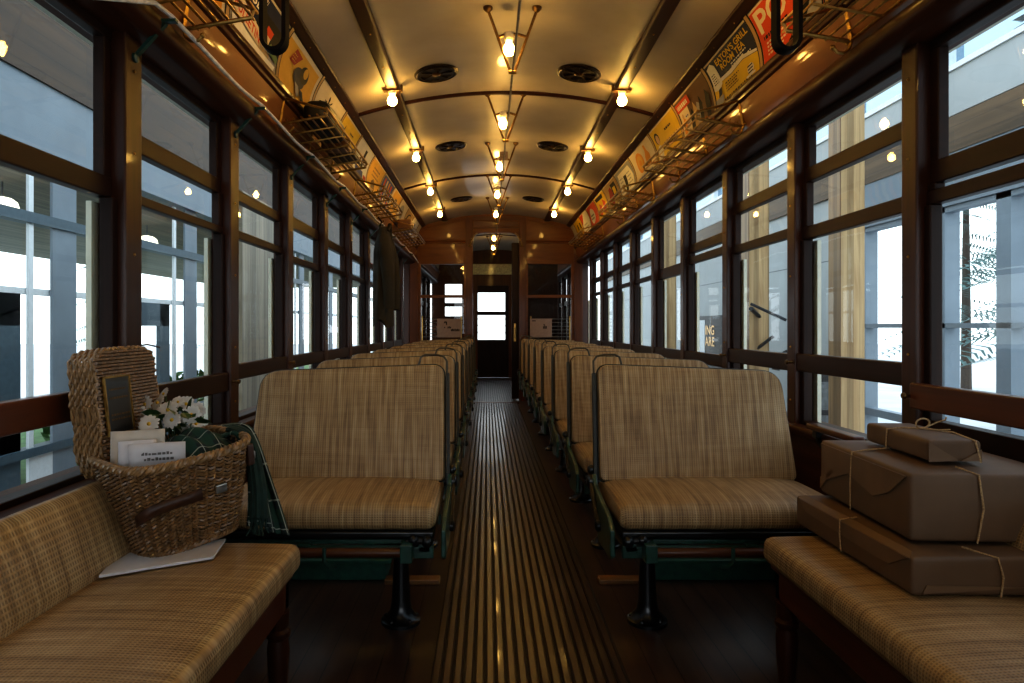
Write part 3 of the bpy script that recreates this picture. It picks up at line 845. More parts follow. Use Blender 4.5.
# right row
c = card(1, 0, 'p_cream', 'cream card with a black band, partly behind the nearest luggage rack on the right')
c.panel('p_black', 'band', 0, .55, 1, 1); c.lines('p_white', .1, .65, .9, .9, 2, seed=1); c.lines('p_black', .1, .1, .9, .45, 4, seed=2)
c = card(1, 1, 'p_black', 'black card with pale vehicle picture behind the nearest rack on the right')
c.poly('p_white', 'picture', [(.05, .2), (.9, .25), (.95, .6), (.75, .85), (.2, .8), (.05, .55)])
c.poly('p_grey', 'picture', [(.12, .3), (.85, .32), (.88, .5), (.15, .5)])
for u in (.2, .38, .56, .74): c.panel('p_black', 'picture_window', u, .56, u + .13, .74)
c.oval('p_red', 'picture_disc', .30, .28, .08, .13); c.lines('p_red', .1, .86, .8, .97, 1, seed=3)
c = card(1, 2, 'p_red', 'red card with huge cream capital letters and a dark picture corner')
c.words('p_cream', 'POW', .05, .55, .98, .97)
c.lines('p_black', .07, .43, .50, .51, 1, .8, seed=4)
c.lines('p_cream', .10, .13, .48, .40, 4, .5, seed=5)
c.poly('p_black', 'picture', [(.42, 0), (1, 0), (1, .62), (.86, .55), (.70, .36), (.52, .12)])
c.poly('p_grey', 'picture', [(.74, .12), (.98, .1), (.98, .40), (.84, .38)])
for a in range(3): c.panel('p_cream', 'picture_window', .70 + .1 * a, .44 + .05 * a, .77 + .1 * a, .56 + .05 * a)
c = card(1, 3, 'p_yel', 'navy and yellow tea room card with a teacup and a white ticket figure')
c.poly('p_navy', 'banner', [(.17, .50), (.45, .46), (.72, .50), (1, .40), (1, 1), (.0, 1), (.0, .55)])
c.poly('p_white', 'ribbon', [(.16, .50), (.45, .47), (.72, .51), (1, .41), (1, .46), (.72, .585), (.42, .555), (.16, .575)])
c.words('p_yel', "EATON'S GRILL", .24, .82, .97, .95); c.words('p_yel', 'ROOM TEA', .30, .67, .84, .80)
c.lines('p_white', .50, .50, .92, .66, 3, .5, .04, seed=6)
c.poly('p_white', 'ticket', [(.02, .42), (.15, .36), (.23, .45), (.20, .88), (.14, .97), (.03, .92)])
c.lines('p_ink' if 'p_ink' in M else 'p_black', .06, .52, .18, .78, 5, .4, seed=7)
c.poly('p_navy', 'figure_leg', [(.10, .22), (.18, .24), (.2, .40), (.12, .38)]); c.panel('p_steel', 'shop_box', .02, .06, .22, .22)
c.lines('p_black', .30, .20, .66, .42, 4, .45, seed=8); c.lines('p_black', .24, .05, .9, .12, 1, .6, seed=9)
c.oval('p_white', 'teacup', .86, .20, .065, .10); c.panel('p_white', 'saucer', .77, .07, .95, .11)
for a in range(3): c.panel('p_black', 'cup_band', .81, .13 + .06 * a, .91, .155 + .06 * a)
c = card(1, 4, 'p_brown', 'dark brown picture card with a red tilted title strip')
for a in range(6):
    u = .38 + .1 * a; c.poly(['p_black', 'p_tan', 'p_grey', 'p_black', 'p_brown', 'p_black'][a], 'crowd_figure', [(u - .05, .08), (u + .06, .05), (u + .07, .4 + .07 * (a % 3)), (u, .62 + .08 * (a % 2)), (u - .06, .42)])
c.panel('p_cream', 'side_panel', .03, .08, .33, .72); c.poly('p_orange', 'figure', [(.07, .14), (.17, .12), (.19, .45), (.12, .55), (.06, .4)])
c.oval('p_skin', 'figure_face', .12, .58, .03, .07); c.lines('p_blue', .20, .14, .32, .6, 5, .4, seed=10)
c.panel('p_red', 'title_strip', .02, .72, .46, .93); c.lines('p_white', .06, .77, .44, .92, 1, .65, seed=31, name='title_print')
c = card(1, 5, 'p_yel', 'bright yellow card with a dark haired woman and slanted black writing')
person(c, .16, .04, .85, 'p_black', 'p_white')
c.lines('p_black', .52, .72, .78, .82, 1, .6, seed=12); c.words('p_black', '~~~~~~', .34, .40, .94, .48, shear=.02, name='script'); c.lines('p_black', .30, .26, .95, .40, 1, .75, seed=13)
c.lines('p_black', .40, .08, .85, .18, 1, .6, seed=14)
c = card(1, 6, 'p_cream', 'cream card with a round orange biscuit and a brown bottle')
c.oval('p_orange', 'biscuit', .34, .58, .17, .33); c.oval('p_gold', 'biscuit', .34, .58, .12, .23); c.oval('p_orange', 'biscuit', .34, .58, .05, .1)
c.poly('p_orange', 'bottle', [(.60, .25), (.80, .25), (.80, .6), (.74, .75), (.73, .93), (.67, .93), (.66, .75), (.60, .6)])
c.lines('p_blue', .1, .08, .9, .2, 1, .6, seed=15)
c = card(1, 7, 'p_steel', 'silver grey card with a dark column drawing and rounded corner')
c.poly('p_white', 'oval_field', [(.1, .1), (.9, .1), (.95, .5), (.85, .9), (.15, .9), (.05, .5)])
c.poly('p_black', 'figure', [(.42, .15), (.56, .15), (.58, .72), (.40, .72)]); c.lines('p_steel', .15, .2, .38, .8, 5, .4, seed=16); c.lines('p_steel', .62, .2, .9, .8, 5, .4, seed=17)
c = card(1, 8, 'p_tan', 'brown card with a crimson dancer and a black square')
c.poly('p_dred', 'figure', [(.25, .1), (.55, .12), (.62, .5), (.48, .85), (.32, .8), (.2, .45)]); c.panel('p_black', 'square', .55, .35, .9, .9); c.panel('p_yel', 'square_middle', .62, .48, .82, .75); c.lines('p_white', .05, .05, .5, .12, 1, .6, seed=18)
c = card(1, 9, 'p_yel', 'yellow card with two red shapes and a black border strip')
c.poly('p_red', 'shape', [(.15, .15), (.4, .1), (.45, .55), (.25, .7)]); c.poly('p_red', 'shape', [(.55, .2), (.8, .15), (.85, .6), (.65, .75)]); c.poly('p_black', 'strip', [(.1, .82), (.8, .78), (.85, .95), (.1, .97)])
c = card(1, 10, 'p_red', 'plain red card with a white oval and scribbled letters')
c.oval('p_white', 'oval_field', .4, .5, .26, .36); c.lines('p_black', .2, .35, .6, .65, 2, .5, seed=19)
c = card(1, 11, 'p_white', 'white card with a red corner and grey print')
c.poly('p_red', 'corner', [(0, .5), (.5, 1), (0, 1)]); c.lines('p_grey', .2, .1, .9, .6, 3, seed=20)
c = card(1, 12, 'p_yel', 'yellow and black checked card beside the bulkhead on the right')
for a in range(4): c.panel('p_black', 'square', .1 + .2 * a, .15 + .35 * (a % 2), .24 + .2 * a, .45 + .35 * (a % 2))
# left row
c = card(-1, 0, 'p_white', 'white card with red print behind the nearest rack on the left')
c.lines('p_red', .1, .5, .9, .9, 2, .7, seed=21); c.lines('p_black', .1, .1, .8, .4, 3, seed=22)
c = card(-1, 1, 'p_cream', 'cream card with orange red blocks above the nearest rack on the left')
c.panel('p_red', 'block', .3, .1, .6, .5); c.panel('p_orange', 'block', .65, .05, .95, .4); c.panel('p_black', 'block', .1, .6, .9, .92); c.lines('p_white', .2, .66, .85, .86, 1, .7, seed=23)
c = card(-1, 2, 'p_grey', 'dark card with white capitals and a tilted cream newspaper bearing red letters')
c.panel('p_navy', 'night_field', 0, .52, 1, 1); c.panel('p_black', 'night_field', .45, .30, 1, .8)
c.words('p_white', 'SEL', .27, .70, .53, .86); c.lines('p_white', .22, .88, .55, .97, 1, .8, seed=24); c.lines('p_gold', .1, .62, .24, .95, 3, .3, seed=33)
c.poly('p_cream', 'newspaper', [(-.0, .34), (.58, .18), (.60, .44), (.03, .62)])
c.words('p_red', 'BULLETIN', .03, .38, .56, .54, rise=-.15)
c.poly('p_white', 'street_scene', [(.02, .03), (.9, .03), (.95, .16), (.55, .16), (.3, .2), (.02, .3)])
c.words('p_tan', 'DAN', .55, .16, .78, .27, name='faint_lettering')
c.poly('p_red', 'picture', [(.62, .52), (.76, .5), (.78, .64), (.64, .66)]); c.poly('p_cream', 'picture', [(.55, .36), (.72, .32), (.75, .50), (.58, .52)]); c.poly('p_green', 'picture', [(.72, .3), (.96, .22), (.98, .34), (.78, .46)])
c = card(-1, 3, 'p_gold', 'golden card with a cartoon dark figure holding a brown paper roll')
c.panel('p_cream', 'border', 0, 0, 1, .06); c.panel('p_cream', 'border', 0, .94, 1, 1); c.panel('p_cream', 'border', .94, 0, 1, 1)
c.poly('p_dred', 'paper_roll', [(.16, .62), (.30, .60), (.42, .86), (.22, .90)]); c.lines('p_gold', .2, .66, .33, .84, 3, .35, seed=34)
c.oval('p_navy', 'figure_body', .50, .50, .17, .20); c.oval('p_black', 'figure_body', .60, .64, .12, .18); c.oval('p_gold', 'figure_face', .62, .70, .06, .11); c.poly('p_navy', 'figure_leg', [(.52, .34), (.66, .32), (.74, .12), (.64, .08)]); c.poly('p_grey', 'figure_leg', [(.40, .36), (.52, .34), (.56, .16), (.48, .10)])
c = card(-1, 4, 'p_cream', 'pale cream card with a dark tuft of foliage')
rr = random.Random(5)
for a in range(7):
    an = 2 * PI * a / 7; c.poly('p_black', 'foliage', [(.42, .62), (.42 + .13 * math.cos(an) - .02, .62 + .24 * math.sin(an)), (.42 + .17 * math.cos(an), .62 + .3 * math.sin(an)), (.42 + .12 * math.cos(an) + .03, .62 + .2 * math.sin(an) + .04)])
c.oval('p_black', 'foliage', .42, .60, .09, .16); c.lines('p_tan', .3, .12, .8, .3, 2, seed=25)
c = card(-1, 5, 'p_yel', 'yellow card with black brush script on the left above the racked bags')
c.poly('p_black', 'pennant', [(.08, .45), (.22, .82), (.24, .5)]); c.words('p_black', 'Sm~~~', .36, .40, .92, .66, shear=.06, name='script'); c.lines('p_black', .5, .74, .75, .82, 1, .6, seed=26)
c.panel('p_gold', 'lower_band', 0, 0, 1, .2)
c = card(-1, 6, 'p_white', 'white card with a heavy black corner bracket and blue patch')
c.panel('p_black', 'bracket', .5, .3, .62, .9); c.panel('p_black', 'bracket', .2, .3, .62, .42); c.panel('p_blue', 'patch', .15, .05, .7, .26); c.panel('p_red', 'patch', .75, .05, .95, .2)
c = card(-1, 7, 'p_gold', 'orange gold card with printed lines and a brown house shape')
c.lines('p_brown', .25, .5, .8, .88, 3, seed=27); c.poly('p_brown', 'house', [(.3, .1), (.6, .1), (.6, .32), (.45, .45), (.3, .32)])
c = card(-1, 8, 'p_blue', 'dark blue card with red and cream wavy stripes')
for a in range(4): c.poly(['p_red', 'p_cream', 'p_orange', 'p_red'][a], 'stripe', [(.1 + .2 * a, .1), (.2 + .2 * a, .1), (.3 + .2 * a, .5), (.2 + .2 * a, .92), (.1 + .2 * a, .9), (.18 + .2 * a, .5)])
c = card(-1, 9, 'p_gold', 'amber card with a small dark picture and cream edge')
c.panel('p_cream', 'border', 0, 0, .12, 1); c.poly('p_brown', 'figure', [(.4, .25), (.7, .25), (.65, .75), (.45, .75)])
c = card(-1, 10, 'p_cream', 'cream card with grey oval and brown print')
c.oval('p_grey', 'oval_field', .4, .55, .25, .33); c.lines('p_brown', .2, .08, .8, .2, 1, seed=28)
c = card(-1, 11, 'p_tan', 'tan card with black arcs on the left before the last')
c.oval('p_black', 'arc', .5, .5, .35, .4); c.oval('p_tan', 'arc', .55, .5, .3, .34); c.oval('p_red', 'disc', .6, .5, .12, .18)
c = card(-1, 12, 'p_white', 'white card with blue block beside the bulkhead on the left')
c.panel('p_blue', 'block', .2, .2, .6, .8); c.lines('p_red', .65, .3, .95, .7, 3, seed=29)
# curved metal springs between the cards
for side, Y in ((1, RY), (-1, LY)):
    for k, y in enumerate(Y):
        for (a, c_, mt, l) in ((-G, G, 'p_black', .0035), (-G * .55, G * .55, 'p_tan', .005)):
            b = MB()
            def f(u, v):
                h, z = cove(v, l); return (sx(side, h), y + a + (c_ - a) * u, z)
            b.grid(f, 1, 10)
            if mt == 'p_black': dv = struct('trim_card_divider', b, mt, label=f'curved strip after card {k} on the {SIDE[side]}')
            else: struct('light_strip', b, mt, dv)

# ------------------------------------------------------------------ luggage racks
def rack(s, ya, yb, label):
    o = thing('luggage_rack', (sx(s, 1.15), (ya + yb) / 2, 2.07), label, 'luggage rack', 'brass wire luggage racks')
    wt, wbm, fr, ft = (1.146, 2.216), (1.165, 2.085), (.935, 2.125), (.925, 2.155)
    def p(q, y): return (sx(s, q[0]), y, q[1])
    ym = (ya + yb) / 2
    for y in (ya, yb, ym):
        b = MB()
        b.tube([p(wt, y), p(wbm, y)], .008, 8)
        b.tube([p(wt, y), p(ft, y)], .0065, 8)
        b.tube([p(wbm, y), p(fr, y), p(ft, y)], .0075, 8)
        b.build('bracket', 'rack', o)
    b = MB()
    n = 7
    for i in range(n):
        t = i / (n - 1); q = (wbm[0] + (fr[0] - wbm[0]) * t, wbm[1] + (fr[1] - wbm[1]) * t + .006)
        b.tube([p(q, ya - .03), p(q, yb + .03)], .0048, 6)
    b.tube([p(ft, ya - .03), p(ft, yb + .03)], .0065, 8)
    b.build('shelf_rod', 'rack', o)
    for y in [ya + (yb - ya) * t for t in (.17, .33, .67, .83)]:
        MB().tube([p((wbm[0], wbm[1]), y), p(fr, y), p(ft, y)], .005, 6).build('cross_wire', 'rack', o)
    for y in (ya, yb):
        b = MB(); q = [(1.165, 2.085), (1.158, 2.06), (1.14, 2.045), (1.115, 2.047), (1.10, 2.065)]
        b.tube([p(k, y) for k in q], [.007, .007, .006, .006, .005], 8); b.ball(p(q[-1], y), .009, 8, 6)
        b.build('coat_hook', 'rack', o)
RK = [(1.25, 2.42), (3.44, 4.58), (5.26, 6.42), (7.55, 8.75)]
for i, (a, c_) in enumerate(RK):
    rack(1, a, c_, f'brass wire luggage rack above the right windows, {ORD[i]} from the camera')
for i, (a, c_) in enumerate([(1.2, 2.32), (3.40, 4.50), (5.27, 6.38), (7.3, 8.7)]):
    rack(-1, a, c_, f'brass wire luggage rack above the left windows, {ORD[i]} from the camera')
# things on the left racks
def on_rack(s, h): return 2.085 + (1.165 - h) / .23 * .04 + .012
b = MB(); b.rbox((sx(-1, 1.035), 3.80, 2.206), (.15, .44, .125), .05, 5, .02)
o = tag(b.build('travel_bag', 'bag'), 'bulging black travel bag on the second left luggage rack', 'bag')
MB().tube([(sx(-1, 1.04), 3.68, 2.27), (sx(-1, 1.04), 3.71, 2.30), (sx(-1, 1.04), 3.88, 2.30), (sx(-1, 1.04), 3.92, 2.27)], .008, 8).build('handle', 'leather', o)
o = tag(MB().rbox((sx(-1, 1.045), 4.14, 2.170), (.16, .13, .055), .008, 2).build('wooden_box', 'box_b'), 'flat light brown wooden box between the black bag and the case on a rack', 'box')
o = tag(MB().rbox((sx(-1, 1.045), 4.37, 2.167), (.165, .22, .048), .01, 2).build('flat_case', 'case'), 'flat grey brown case at the far end of the second left rack', 'case')
b = MB()
for y in (4.30, 4.44): b.tube([(sx(-1, .955), y, 2.172), (sx(-1, .966), y, 2.172)], .006, 6)
b.build('latch', 'brass', o)
o = tag(MB().rbox((sx(-1, 1.03), 7.55, 2.192), (.15, .30, .10), .008, 2).build('small_suitcase', 'box_b'), 'small orange brown suitcase on the fourth left rack, above the coat', 'suitcase')
MB().tube([(sx(-1, 1.03), 7.5, 2.24), (sx(-1, 1.03), 7.5, 2.262), (sx(-1, 1.03), 7.6, 2.262), (sx(-1, 1.03), 7.6, 2.24)], .006, 6).build('handle', 'leather_b', o)

# white cable draped over green brackets along the left windows
pts = []
key = [(-1.0, .35), (-1.0, 1.38), (-.985, 2.20)]
ysb = [EDGE[-1] - .05 + P * k for k in range(-2, 9)]
for a, c_ in zip(ysb, ysb[1:]):
    for i in range(8):
        t = i / 8; sag = .014 * 4 * t * (1 - t)
        pts.append((-1.0 + .005 * math.sin(t * PI * 2), a + (c_ - a) * t, 2.055 - sag))
pts = [(-1.075, .9, 1.55), (-1.05, 1.3, 1.74), (-1.02, 1.7, 1.90)] + [q for q in pts if q[1] > 2.0]
pts.append((-1.0, ysb[-1], 2.055)); pts.append((-.99, YB - .05, 2.0))
tag(MB().tube(pts, .0075, 8).build('cable', 'cable'), 'white cable draped over the green brackets above the left windows', 'cable')
br0 = None
for k, y in enumerate(ysb[2:]):
    x0 = sx(-1, 1.25)
    if br0 is None:
        o = br0 = thing('cable_bracket', (x0, y, 2.0), 'green iron bracket', 'bracket', 'green brackets on the left window posts')
        b = MB(); b.bar((x0 + .0, y, 2.038), (-.985, y, 2.042), .018, .010); b.build('arm', 'green', o, smooth=False)
        b = MB(); b.bar((x0, y, 1.925), (-1.02, y, 2.035), .016, .010); b.build('strut', 'green', o, smooth=False)
        b = MB(); b.lathe([(.016, 0), (.016, .008), (.008, .012)], 12, (x0, y, 1.925), Matrix.Rotation(PI / 2, 3, 'Y')); b.build('foot', 'green', o); b = MB(); b.lathe([(.016, 0), (.016, .008), (.008, .012)], 12, (x0, y, 2.025), Matrix.Rotation(PI / 2, 3, 'Y')); b.build('foot', 'green', o)
    else:
        o = copy_tree(br0); o.location = (x0, y, 2.0)
    o['label'] = f'small dark green bracket holding the cable on the {ORD[k]} left window post'

# coat hanging at the left windows
def coat():
    y0, x0 = 6.12, sx(-1, 1.06)
    o = thing('hanging_coat', (x0, y0, 1.95), 'dark olive coat hanging from a hook among the left windows', 'coat')
    b = MB()
    def f(u, v):
        a = 2 * PI * u; z = 1.97 - .87 * v
        wy = .05 + .13 * min(1, v / .16) ** .6 + .05 * v; wx = .035 + .045 * min(1, v * 4)
        fold = 1 + .16 * math.sin(5 * a + 2.2 * v) * min(1, v * 2) + .08 * math.sin(9 * a - 3 * v)
        zz = z + .035 * math.sin(3 * a) * v
        return (x0 + wx * math.cos(a) * fold, y0 + wy * math.sin(a) * (1 + .06 * math.sin(4 * a + 5 * v)), zz)
    b.grid(f, 64, 30, True); b.build('body', 'coat', o)
    for sg in (-1, 1):
        b = MB(); P_ = [(x0 + .02, y0 + sg * .13, 1.86), (x0 + .05, y0 + sg * .20, 1.70), (x0 + .07, y0 + sg * .205, 1.50), (x0 + .075, y0 + sg * .18, 1.30), (x0 + .07, y0 + sg * .17, 1.23)]
        b.tube(P_, [.05, .058, .055, .05, .052], 14); b.build('sleeve', 'coat', o)
    b = MB(); b.tube([(x0 + .05, y0 - .06, 1.93), (x0 + .055, y0, 1.985), (x0 + .05, y0 + .06, 1.93), (x0 + .07, y0 + .03, 1.80)], [.012, .02, .018, .006], 8); b.build('collar', 'coat', o)
    MB().tube([(x0 - .03, y0, 1.975), (x0 - .02, y0, 2.02), (x0 - .05, y0, 2.06)], .006, 6).build('hanging_loop', 'leather', o)
coat()

# ------------------------------------------------------------------ seats
SW = .775
def make_seat(s, label, group):
    """origin: floor below the foot of the back at the aisle edge; local x runs from the aisle to the window"""
    root = thing('tram_seat', (0, 0, 0), label, 'seat', group)
    X = lambda x: s * x
    tilt = Matrix.Rotation(-math.radians(13), 4, 'X')
    # back
    def back_outline():
        zb, zt = 0, .455
        pts = []
        w0, w1 = .760, .752; xo = .006
        c = [((xo, zb), .02), ((w0 + .01, zb), .03), ((w1 - .01, zt - .028), .075), ((xo + .008, zt), .05)]
        n = 7; out = []
        for i in range(4):
            (px, pz), r = c[i]; (ax, az), _ = c[i - 1]; (bx, bz), _ = c[(i + 1) % 4]
            a = Vector((ax - px, az - pz)).normalized(); d = Vector((bx - px, bz - pz)).normalized()
            for k in range(n):
                t = k / (n - 1)
                q = Vector((px, pz)) + a * r * (1 - t) ** 2 + d * r * t ** 2
                out.append((q.x, q.y))
        return out
    ol = back_outline(); cxm = sum(p[0] for p in ol) / len(ol); czm = .22
    b = MB(); rings = []
    T = lambda x, y, z: tuple(tilt @ Vector((X(x), y, z)) + Vector((0, .0, .475)))
    prof = [(.0, -.030), (.5, -.029), (.85, -.026), (.96, -.020), (1.0, -.008), (1.0, .012), (.96, .024), (.85, .029), (.5, .032), (0, .033)]
    vs = []; n = len(ol)
    for sc_, yy in prof:
        for px, pz in ol:
            f = max(sc_, .001)
            # shrink towards centre by distance for near-edge rings
            vs.append(T(cxm + (px - cxm) * (1 - (1 - f) * (1 if f < .9 else .35)), yy + .0, czm + (pz - czm) * (1 - (1 - f) * (1 if f < .9 else .35))))
    fs = [(i * n + k, i * n + (k + 1) % n, (i + 1) * n + (k + 1) % n, (i + 1) * n + k) for i in range(len(prof) - 1) for k in range(n)]
    if s < 0: fs = [f[::-1] for f in fs]
    b.add(vs, fs); b.build('backrest', 'rattan_seat', root, local=True)
    b = MB(); b.tube([T(px, .002, pz) for px, pz in ol], .0055, 8, True)
    b.bar(T(-.008, .0, -.02), T(.0, .0, .42), .012, .028)
    b.build('back_frame', 'piping', root, local=True)
    b = MB()
    hp = [(.004, .38), (.006, .475), (.02, .495), (.05, .502), (.095, .502), (.112, .492), (.118, .468), (.122, .445)]
    b.tube([T(x, .030, z) for x, z in hp], .0045, 8); b.build('grab_handle', 'steel_d', root, local=True)
    # cushion
    b = MB(); b.rbox((X(.012 + .385), -.150, .434), (.77, .465, .084), .034, 6, .026)
    cu = b.build('cushion', 'rattan_seat', root, local=True, weld=True)
    b = MB(); b.rbox((X(.40), -.152, .381), (.76, .455, .022), .006, 2); b.build('cushion_tray', 'iron', root, local=True)
    # frame
    b = MB()
    b.box(X(.02), X(.86), -.385, -.365, .305, .345); b.box(X(.02), X(.86), .0, .02, .305, .345)
    for x in (.05, .45, .82): b.box(X(x - .02), X(x + .02), -.385, .02, .325, .352)
    b.box(X(.05), X(.80), -.36, -.34, .345, .36); b.box(X(.11), X(.2), -.385, .02, .318, .338)
    b.build('seat_frame', 'green', root, local=True, smooth=False, bevel=.003)
    b = MB(); b.tube([(X(.12), -.41, .333), (X(.86), -.41, .333)], .0155, 12); b.build('foot_rail', 'mahog_x', root, local=True)
    b = MB(); b.box(X(.085), X(.125), -.435, -.36, .305, .365); b.build('rail_end', 'green', root, local=True, smooth=False, bevel=.004)
    b = MB(); b.tube([(X(.37), -.428, .355), (X(.37), -.43, .31), (X(.355), -.42, .29), (X(.34), -.40, .285)], .007, 8)
    b.build('rail_clip', 'green', root, local=True)
    # aisle side casting
    b = MB()
    poly = [(.03, .50), (-.02, .505), (-.05, .47), (-.34, .43), (-.395, .40), (-.40, .315), (-.375, .30), (-.30, .30), (-.16, .285), (-.09, .35), (.0, .40), (.05, .44)]
    b.prism([(y, z) for y, z in poly], X(-.022), X(-.006), 'x'); b.build('side_plate', 'green', root, local=True, smooth=False, bevel=.004)
    b = MB()
    b.lathe([(.028, 0), (.028, .012), (.016, .02)], 16, (X(-.022), .0, .475), Matrix.Rotation(-s * PI / 2, 3, 'Y'))
    b.bar((X(-.03), .0, .475), (X(-.03), -.2, .36), .010, .024); b.lathe([(.02, 0), (.02, .012), (.01, .018)], 12, (X(-.024), -.2, .36), Matrix.Rotation(-s * PI / 2, 3, 'Y'))
    b.ball((X(-.02), .02, .515), .018, 10, 8)
    b.build('back_lever', 'iron', root, local=True)
    b = MB()
    b.tube([(X(.03), -.38, .36), (X(.07), -.39, .365), (X(.11), -.385, .358)], .012, 8); b.ball((X(.04), -.39, .362), .02, 8, 6); b.ball((X(.085), -.395, .368), .017, 8, 6)
    b.build('pivot', 'iron', root, local=True)
    # pedestal
    b = MB()
    b.lathe([(.072, 0), (.072, .012), (.060, .018), (.040, .045), (.034, .08), (.030, .16), (.026, .26), (.026, .31), (.034, .33)], 24, (X(.155), -.16, .0))
    for a in range(5): b.ball((X(.155) + .056 * math.cos(a * 1.256 + .4), -.16 + .056 * math.sin(a * 1.256 + .4), .016), .010, 8, 6)
    b.build('pedestal', 'iron', root, local=True)
    b = MB(); b.box(X(.75), X(.79), -.35, -.30, .0, .31); b.build('wall_foot', 'green', root, local=True, smooth=False, bevel=.003)
    return root
XR, XL = CX + .297, CX - .287
for s, xe in ((1, XR), (-1, XL)):
    nm = SIDE[s]
    grp = f'rattan walkover seats in the {nm} row'
    for k in range(8):
        lab = (f'rattan two person tram seat at the front of the {nm} row, fully visible' if k == 0 else
               f'rattan tram seat in the {nm} row, {ORD[k]} from the camera' + (', last before the bulkhead' if k == 7 else ''))
        if k == 0: pr = o = make_seat(s, lab, grp)
        else: o = copy_tree(pr)
        o['label'] = lab
        o.location = (xe, 2.63 + P * k, 0)
# green heater boxes under the front seats
for s in (-1, 1):
    X = lambda x: (XR if s > 0 else XL) + s * x
    o = thing('seat_heater', (X(.5), 2.75, 0), f'green sheet metal heater box under the front seat of the {SIDE[s]} row', 'heater')
    b = MB(); b.box(X(.27), X(.93), 2.87, 3.02, .0, .075); b.build('casing', 'green_l', o, smooth=False, bevel=.005)
    b = MB(); b.box(X(.245), X(.93), 2.85, 3.04, .075, .092); b.box(X(.33), X(.37), 2.90, 2.94, .092, .30); b.build('top_plate', 'green_l', o, smooth=False, bevel=.003)
    b = MB(); b.box(X(.04), X(.27), 2.82, 2.88, 0, .02); b.build('floor_batten', 'box_b', o, smooth=False, bevel=.004)

# ------------------------------------------------------------------ longitudinal benches
def bench(s, yend, label):
    xf = sx(s, .645 if s < 0 else .660); xb = sx(s, 1.10)
    o = thing('long_bench', ((xf + xb) / 2, yend - .8, 0), label, 'bench')
    y0 = -1.2; L = yend - y0
    b = MB(); b.rbox(((xf + sx(s, 1.12)) / 2, y0 + L / 2, .432), (abs(sx(s, 1.12) - xf), L, .076), .028, 5)
    # gentle crown
    for i, v in enumerate(b.v):
        if v[2] > .432:
            t = (v[0] - xf) / (sx(s, 1.12) - xf); b.v[i] = (v[0], v[1], v[2] + .014 * math.sin(PI * min(1, max(0, t))) ** .8 * min(1, (yend - v[1]) / .12 + .15))
    b.build('cushion', 'rattan_bench', o, weld=True)
    b = MB()
    prof = [(1.055, .45), (1.045, .50), (1.075, .60), (1.105, .665), (1.125, .68), (1.15, .665), (1.16, .60), (1.16, .45)]
    b.prism([(sx(s, h), z) for h, z in prof], y0, yend - .02, 'y'); b.build('backrest', 'rattan_bench', o, bevel=.012, seg=3)
    b = MB(); b.box(xf + s * .03, xf + s * .06, y0, yend - .03, .30, .385); b.box(xf + s * .03, sx(s, 1.2), yend - .06, yend - .03, .30, .385); b.box(xf + s * .02, sx(s, 1.2), y0, yend - .02, .38, .396)
    b.build('apron', 'mahog_red', o, smooth=False, bevel=.004)
    pr = [(.018, 0), (.024, .01), (.022, .03), (.018, .05), (.022, .08), (.027, .14), (.030, .20), (.026, .228), (.032, .236), (.032, .248), (.024, .256), (.028, .264), (.030, .30)]
    for yy in (yend - .06, yend - 1.3):
        MB().lathe(pr, 18, (xf + s * .05, yy, 0)).build('leg', 'mahog_v', o)
    MB().box(sx(s, 1.06), sx(s, 1.2), y0, yend - .04, 0, .36).build('back_board', 'dark_y', o, smooth=False)
bench(-1, 1.90, 'long rattan bench along the left wall carrying the wicker basket')
bench(1, 1.965, 'long rattan bench along the right wall carrying brown paper parcels')

# armrest by the window of the first right seat
o = thing('window_armrest', (sx(1, 1.21), 2.62, .64), 'small wooden armrest with dark iron brackets under the right window', 'armrest')
MB().rbox((sx(1, 1.205), 2.62, .664), (.05, .36, .024), .009, 3).build('arm', 'mahog_red', o)
for y in (2.50, 2.76):
    b = MB(); b.rbox((sx(1, 1.215), y, .636), (.035, .04, .035), .006, 2); b.bar((sx(1, 1.215), y, .62), (sx(1, 1.24), y, .58), .03, .02)
    b.build('bracket', 'iron', o)

# ------------------------------------------------------------------ parcels on the right bench
def parcel(loc, size, rz, label, folds, z0=0):
    o = thing('paper_parcel', loc, label, 'parcel', 'brown paper parcels', rz)
    w, d, h = size
    MB().rbox((w / 2, d / 2, h / 2), (w, d, h), .010, 3, .004).build('wrapping', 'kraft', o, local=True, weld=True)
    return o, w, d, h
def twine(o, pts, r=.0022, name='string'):
    MB().tube(pts, r, 6).build(name, 'twine', o, local=True)
ZBch = .4855
o, w, d, h = parcel((.922, 1.475, ZBch), (.42, .555, .084), 0, 'wide flat brown paper parcel at the bottom of the stack', None)
# flap fold on the aisle face: pointed paper flap
def flap(o, pts, name='paper_flap', lift=.003):
    b = MB(); n = len(pts); c = Vector((0, 0, 0))
    b.add(pts, [tuple(range(n))]); ob = b.build(name, 'kraft_l', o, local=True, smooth=False)
    sm = ob.modifiers.new('thick', 'SOLIDIFY'); sm.thickness = .0025; sm.offset = 0
    return ob
flap(o, [(-.003, d - .03, h - .004), (-.003, .01, h - .004), (-.003, .08, h * .52), (-.003, .14, h * .50), (-.003, d - .07, h * .62)])
flap(o, [(.02, d * .5, h + .0045), (.02, .03, h + .003), (-.002, .006, h - .004), (-.002, d - .02, h - .004), (.02, d - .02, h + .003)])
flap(o, [(.03, -.0025, h * .30), (.25, -.0025, .02), (.02, -.0025, .006)])
twine(o, [(-.004, d * .52, .002), (-.006, d * .525, h * .5), (-.004, d * .53, h), (.04, d * .53, h + .006)])
twine(o, [(.19, -.004, 0), (.195, -.005, h * .5), (.185, -.003, h), (.15, .06, h + .004)])
o, w, d, h = parcel((.968, 1.555, ZBch + .0935), (.36, .475, .155), -math.radians(3.2), 'large thick brown paper parcel in the middle of the stack', None)
